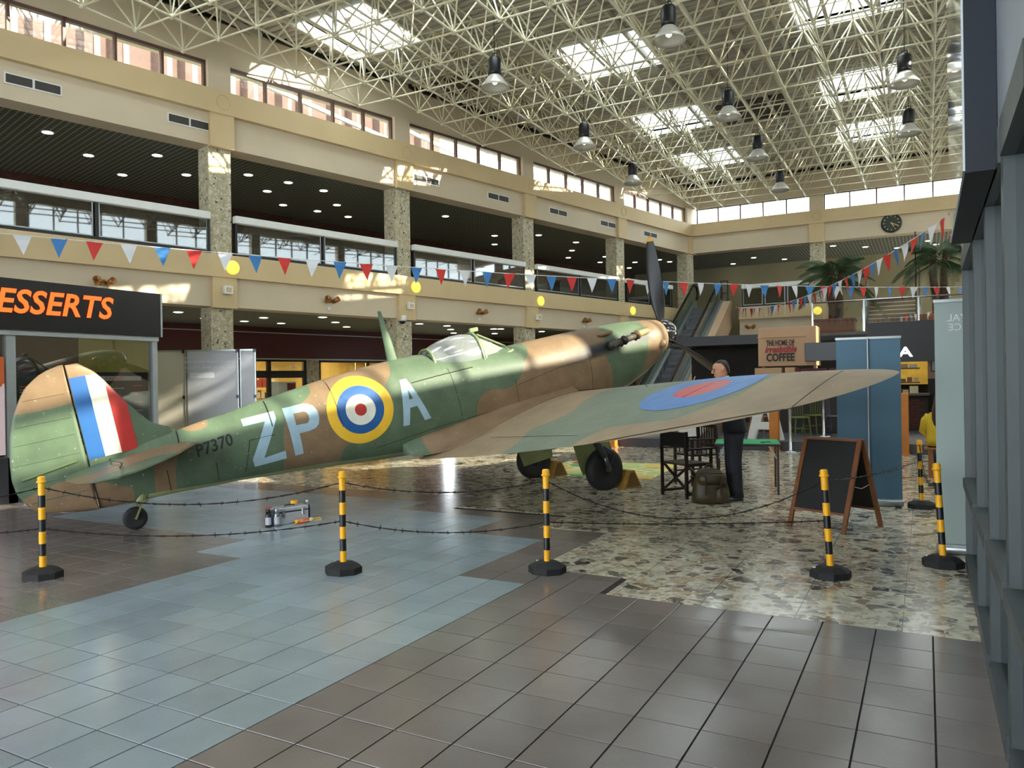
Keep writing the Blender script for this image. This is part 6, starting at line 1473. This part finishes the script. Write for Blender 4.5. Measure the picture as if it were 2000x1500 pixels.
def hand(q, W, d, pn, s_=1., grip=.8):
    """palm at W, pointing along d, palm normal pn; five bent fingers"""
    W, d, pn = Vector(W), Vector(d).normalized(), Vector(pn).normalized(); sd_ = d.cross(pn).normalized()
    pts = [W, W + d * .035 * s_, W + d * .075 * s_, W + d * .09 * s_]; n = 12; vs = []
    for p_, a, b in zip(pts, (.026, .036, .041, .036), (.02, .017, .014, .01)):
        for k in range(n): an = 2 * math.pi * k / n; vs.append(p_ + sd_ * a * s_ * math.cos(an) + pn * b * s_ * math.sin(an))
    q.add(vs, [(i * n + k, i * n + (k + 1) % n, i * n + n + (k + 1) % n, i * n + n + k) for i in range(3) for k in range(n)] + [tuple(range(n)), tuple(range(3 * n, 4 * n))])
    for k, L in enumerate((.07, .08, .075, .058)):
        b0 = W + d * .083 * s_ + sd_ * (-.03 + .02 * k) * s_; c1, c2, c3 = grip * .6, grip * 1.4, grip * 2.0; p_ = [b0]
        for an, f_ in ((c1, .42), (c2, .32), (c3, .26)): p_.append(p_[-1] + (d * math.cos(an) + pn * math.sin(an)) * L * f_ * s_)
        q.tube(p_, [.0095 * s_, .009 * s_, .008 * s_, .006 * s_], 8)
    b0 = W + d * .025 * s_ - sd_ * .032 * s_; q.tube([b0, b0 + (d * .7 - sd_ * .5 + pn * .4) * .035 * s_, b0 + (d * .95 - sd_ * .35 + pn * .8) * .055 * s_, b0 + (d * 1.1 - sd_ * .15 + pn * 1.1) * .068 * s_], [.013 * s_, .011 * s_, .009 * s_, .007 * s_], 8)
def skin_body(nm_, V, E, rad, m_, parent, extra=None):
    me = bpy.data.meshes.new(nm_); me.from_pydata(V, E, []); ob = bpy.data.objects.new(nm_, me); col.objects.link(ob); ob.modifiers.new('skin', 'SKIN'); sv = me.skin_vertices[0].data
    for i, r_ in enumerate(rad): sv[i].radius = r_ if isinstance(r_, tuple) else (r_, r_)
    sv[0].use_root = True; ss = ob.modifiers.new('sub', 'SUBSURF'); ss.levels = ss.render_levels = 2
    me2 = bpy.data.meshes.new_from_object(ob.evaluated_get(bpy.context.evaluated_depsgraph_get())); bpy.data.objects.remove(ob)
    q = MB(); q.smooth = True; q.add([v.co.copy() for v in me2.vertices], [tuple(p.vertices) for p in me2.polygons])
    if extra: extra(q)
    return q.build(nm_, m_, parent)
mp = onZ(1436, 976); mrz = math.atan2(-rt.y, -rt.x) + R(-8)
man = thing('person', 'man in a dark navy suit standing behind the wing, looking down and holding a pencil', 'person', (mp.x, mp.y, 0), mrz)
Vb = [(0, 0, .95), (.02, 0, 1.12), (.05, 0, 1.3), (.075, 0, 1.43), (.1, 0, 1.5), (.125, 0, 1.56), (0, .09, .9), (.03, .1, .5), (-.01, .1, .09), (.1, .11, .035), (0, -.09, .9), (.02, -.1, .5), (-.02, -.1, .09), (.09, -.11, .035), (.07, .19, 1.42), (.12, .27, 1.17), (.36, .15, 1.27), (.07, -.19, 1.42), (.17, -.27, 1.2), (.42, -.15, 1.43)]
Eb = [(0, 1), (1, 2), (2, 3), (3, 4), (4, 5), (0, 6), (6, 7), (7, 8), (8, 9), (0, 10), (10, 11), (11, 12), (12, 13), (3, 14), (14, 15), (15, 16), (3, 17), (17, 18), (18, 19)]
rb = [.13, .13, .15, .12, .06, .055, .085, .06, .04, .035, .085, .06, .04, .035, .06, .045, .03, .06, .045, .03]
HM = Matrix.Translation((.125, 0, 1.535)) @ Matrix.Rotation(R(14), 4, 'Y')
def ex(q): head(q, HM); hand(q, (.36, .15, 1.27), (.8, -.35, .25), (0, -.6, .8)); hand(q, (.42, -.15, 1.43), (.75, .2, .5), (.1, .9, -.1), 1., .9)
skin_body('body', Vb, Eb, rb, skin, man, ex)
q = MB(); q.smooth = True; ringloft(q, [((-.005, 0, .86), .15, .2), ((.0, 0, .95), .145, .195), ((.02, 0, 1.1), .14, .19), ((.045, 0, 1.25), .145, .205), ((.06, 0, 1.36), .14, .22), ((.07, 0, 1.43), .115, .21), ((.085, 0, 1.475), .085, .14), ((.095, 0, 1.51), .068, .075)], 28, .9)
for sg, el, wr3 in ((1, (.12, .28, 1.16), (.34, .16, 1.26)), (-1, (.17, -.28, 1.19), (.4, -.16, 1.415))): q.tube([(.07, sg * .15, 1.43), (.075, sg * .215, 1.4), (.1, sg * .26, 1.28), el, tuple((el[i] + wr3[i]) / 2 for i in range(3)), wr3], [.075, .078, .068, .062, .055, .048], 14)
jk = q.build('suit_jacket', navyc, man)
q = MB(); q.smooth = True; ringloft(q, [((.115, 0, 1.5), .066, .066, -.01), ((.118, 0, 1.555), .064, .064, -.015)], 18, 1, None, False); sc = q.build('shirt_collar', shirt, man); sc.modifiers.new('t', 'SOLIDIFY').thickness = .006
for wr3, d_ in (((.34, .16, 1.26), (.02, -.01, .01)), ((.4, -.16, 1.415), (.02, .005, .012))): MB().tube([wr3, tuple(wr3[i] + d_[i] for i in range(3))], .04, 12).build('shirt_cuff', shirt, man)
q = MB(); q.smooth = True; ringloft(q, [((0, 0, .8), .125, .18), ((0, 0, .9), .14, .185), ((.005, 0, .98), .13, .175)], 24, .9)
for sg in (-1, 1): ringloft(q, [((.0, sg * .1, .045), .095, .07), ((.0, sg * .1, .12), .085, .066), ((.02, sg * .1, .5), .09, .08), ((.01, sg * .095, .75), .105, .092), ((0, sg * .085, .86), .12, .1)], 20, .95)
q.build('suit_trousers', navyc, man)
for sg in (-1, 1):
    q = MB(); q.smooth = True; ringloft(q, [((.06, sg * .11, 0), .145, .047), ((.06, sg * .11, .022), .147, .049), ((.05, sg * .11, .05), .125, .046), ((.0, sg * .11, .085), .07, .042), ((-.02, sg * .11, .1), .055, .04)], 20, .9); q.build('shoe', shoe, man)
q = MB(); q.smooth = True; ringloft(q, [((-.085, 0, .05), .015, .04), ((-.08, 0, .08), .024, .064), ((-.075, 0, .11), .031, .0745), ((-.068, 0, .14), .038, .0775), ((-.057, 0, .162), .049, .0785), ((-.042, 0, .18), .062, .077), ((-.02, 0, .198), .078, .071), ((-.013, 0, .215), .07, .059), ((-.014, 0, .229), .044, .04), ((-.015, 0, .236), .012, .012)], 22, .92, HM); q.build('hair', hair_d, man)
q = MB(); q.smooth = True
for sg in (-1, 1):
    q.lathe([(.001, -.008), (.008, 0), (.001, .008)], 8, HM @ Matrix.Translation((.083, sg * .032, .124)))
    q.beam(HM @ Vector((.09, sg * .018, .141)), HM @ Vector((.084, sg * .05, .139)), .008, .006)
q.build('eyes_and_brows', hair_d, man)
pc = thing('pencil', 'pale pencil held in the man\'s raised right hand', 'pencil', (0, 0, 0)); MW = Matrix.Translation((mp.x, mp.y, 0)) @ Matrix.Rotation(mrz, 4, 'Z'); h0 = MW @ Vector((.5, -.115, 1.475)); pc.location = h0
dv = MW.to_3x3() @ Vector((-.35, .1, .8)); dv.normalize(); MB().tube([-dv * .05, dv * .1], .0055, 7).build('pencil_shaft', mat('pale_pencil', 'd8b9a4', .5), pc); MB().tube([-dv * .065, -dv * .05], [.001, .005], 7).build('pencil_tip', black, pc)
# seated person in yellow on a bench
bn = onZ(1806, 932); wb_ = mat('bench_wood', '8a5428', .5, var=.2, scale=6.)
be = thing('wooden_bench', 'brown wooden bench partly hidden behind the pale banner', 'bench', (bn.x + .6, bn.y + .1, 0))
for k in range(4): MB().bbox((-.6, -.2 + .105 * k, .42), (.6, -.11 + .105 * k, .45), .005).build('seat_slat', wb_, be)
for x in (-.52, .52):
    for y in (-.16, .18): MB().beam((x, y, 0), (x, y, .42), .06).build('leg', wb_, be)
    MB().beam((x, -.18, .36), (x, .2, .36), .05).build('seat_bearer', wb_, be)
MB().beam((-.52, 0, .16), (.52, 0, .16), .05, .03).build('stretcher', wb_, be)
pw = thing('person', 'seated person with long brown hair in a yellow hooded top, facing away', 'person', (bn.x + .22, bn.y + .1, .45), R(80))
Vw = [(0, 0, .1), (.0, 0, .25), (.01, 0, .4), (.02, 0, .5), (.03, 0, .57), (.1, .1, .08), (.45, .12, .06), (.47, .12, -.36), (.58, .12, -.42), (.1, -.1, .08), (.45, -.12, .06), (.47, -.12, -.36), (.58, -.12, -.42), (.02, .17, .45), (.06, .22, .22), (.28, .12, .16), (.02, -.17, .45), (.06, -.22, .22), (.28, -.12, .16)]
Ew = [(0, 1), (1, 2), (2, 3), (3, 4), (0, 5), (5, 6), (6, 7), (7, 8), (0, 9), (9, 10), (10, 11), (11, 12), (3, 13), (13, 14), (14, 15), (3, 16), (16, 17), (17, 18)]
HW2 = Matrix.Translation((.03, 0, .57)) @ Matrix.Rotation(R(8), 4, 'Y')
skin_body('body', Vw, Ew, [.12, .11, .12, .09, .045, .075, .06, .045, .035, .075, .06, .045, .035, .055, .042, .03, .055, .042, .03], skin, pw, lambda q: (head(q, HW2), hand(q, (.28, .12, .16), (1, -.2, -.1), (0, 0, -1)), hand(q, (.28, -.12, .16), (1, .2, -.1), (0, 0, -1))))
q = MB(); q.smooth = True; ringloft(q, [((0, 0, .02), .15, .19), ((0, 0, .12), .155, .195), ((0, 0, .25), .145, .185), ((.01, 0, .4), .14, .2), ((.015, 0, .48), .115, .18), ((.02, 0, .54), .08, .1)], 24, .95)
for sg in (-1, 1): q.tube([(.02, sg * .15, .46), (.03, sg * .2, .4), (.05, sg * .235, .24), (.16, sg * .18, .18), (.27, sg * .125, .165)], [.07, .072, .07, .06, .045], 12)
q.build('yellow_hoodie', mat('yellow_fleece', 'd2b12a', .85, var=.08, scale=10.), pw)
q = MB(); q.smooth = True
for sg in (-1, 1): q.tube([(.0, sg * .1, .07), (.25, sg * .11, .08), (.46, sg * .12, .06), (.48, sg * .12, -.15), (.47, sg * .12, -.36)], [.1, .09, .08, .07, .06], 12)
q.build('trousers', mat('grey_trousers', '3b3a40', .8), pw)
for sg in (-1, 1): q = MB(); q.smooth = True; ringloft(q, [((.53, sg * .12, -.45), .13, .045), ((.53, sg * .12, -.41), .125, .044), ((.49, sg * .12, -.37), .07, .042)], 16); q.build('trainer', mat('white_trainer', 'cfccc4', .6), pw)
q = MB(); q.smooth = True; ringloft(q, [((-.1, 0, -.3), .03, .07), ((-.11, 0, -.15), .045, .1), ((-.09, 0, 0), .055, .105), ((-.06, 0, .08), .06, .09), ((-.045, 0, .14), .075, .086), ((-.012, 0, .18), .1, .083), ((-.012, 0, .215), .078, .064), ((-.015, 0, .24), .012, .012)], 20, .95, HW2); q.build('long_hair', mat('brown_hair', '3d2617', .5, var=.3, scale=30.), pw)
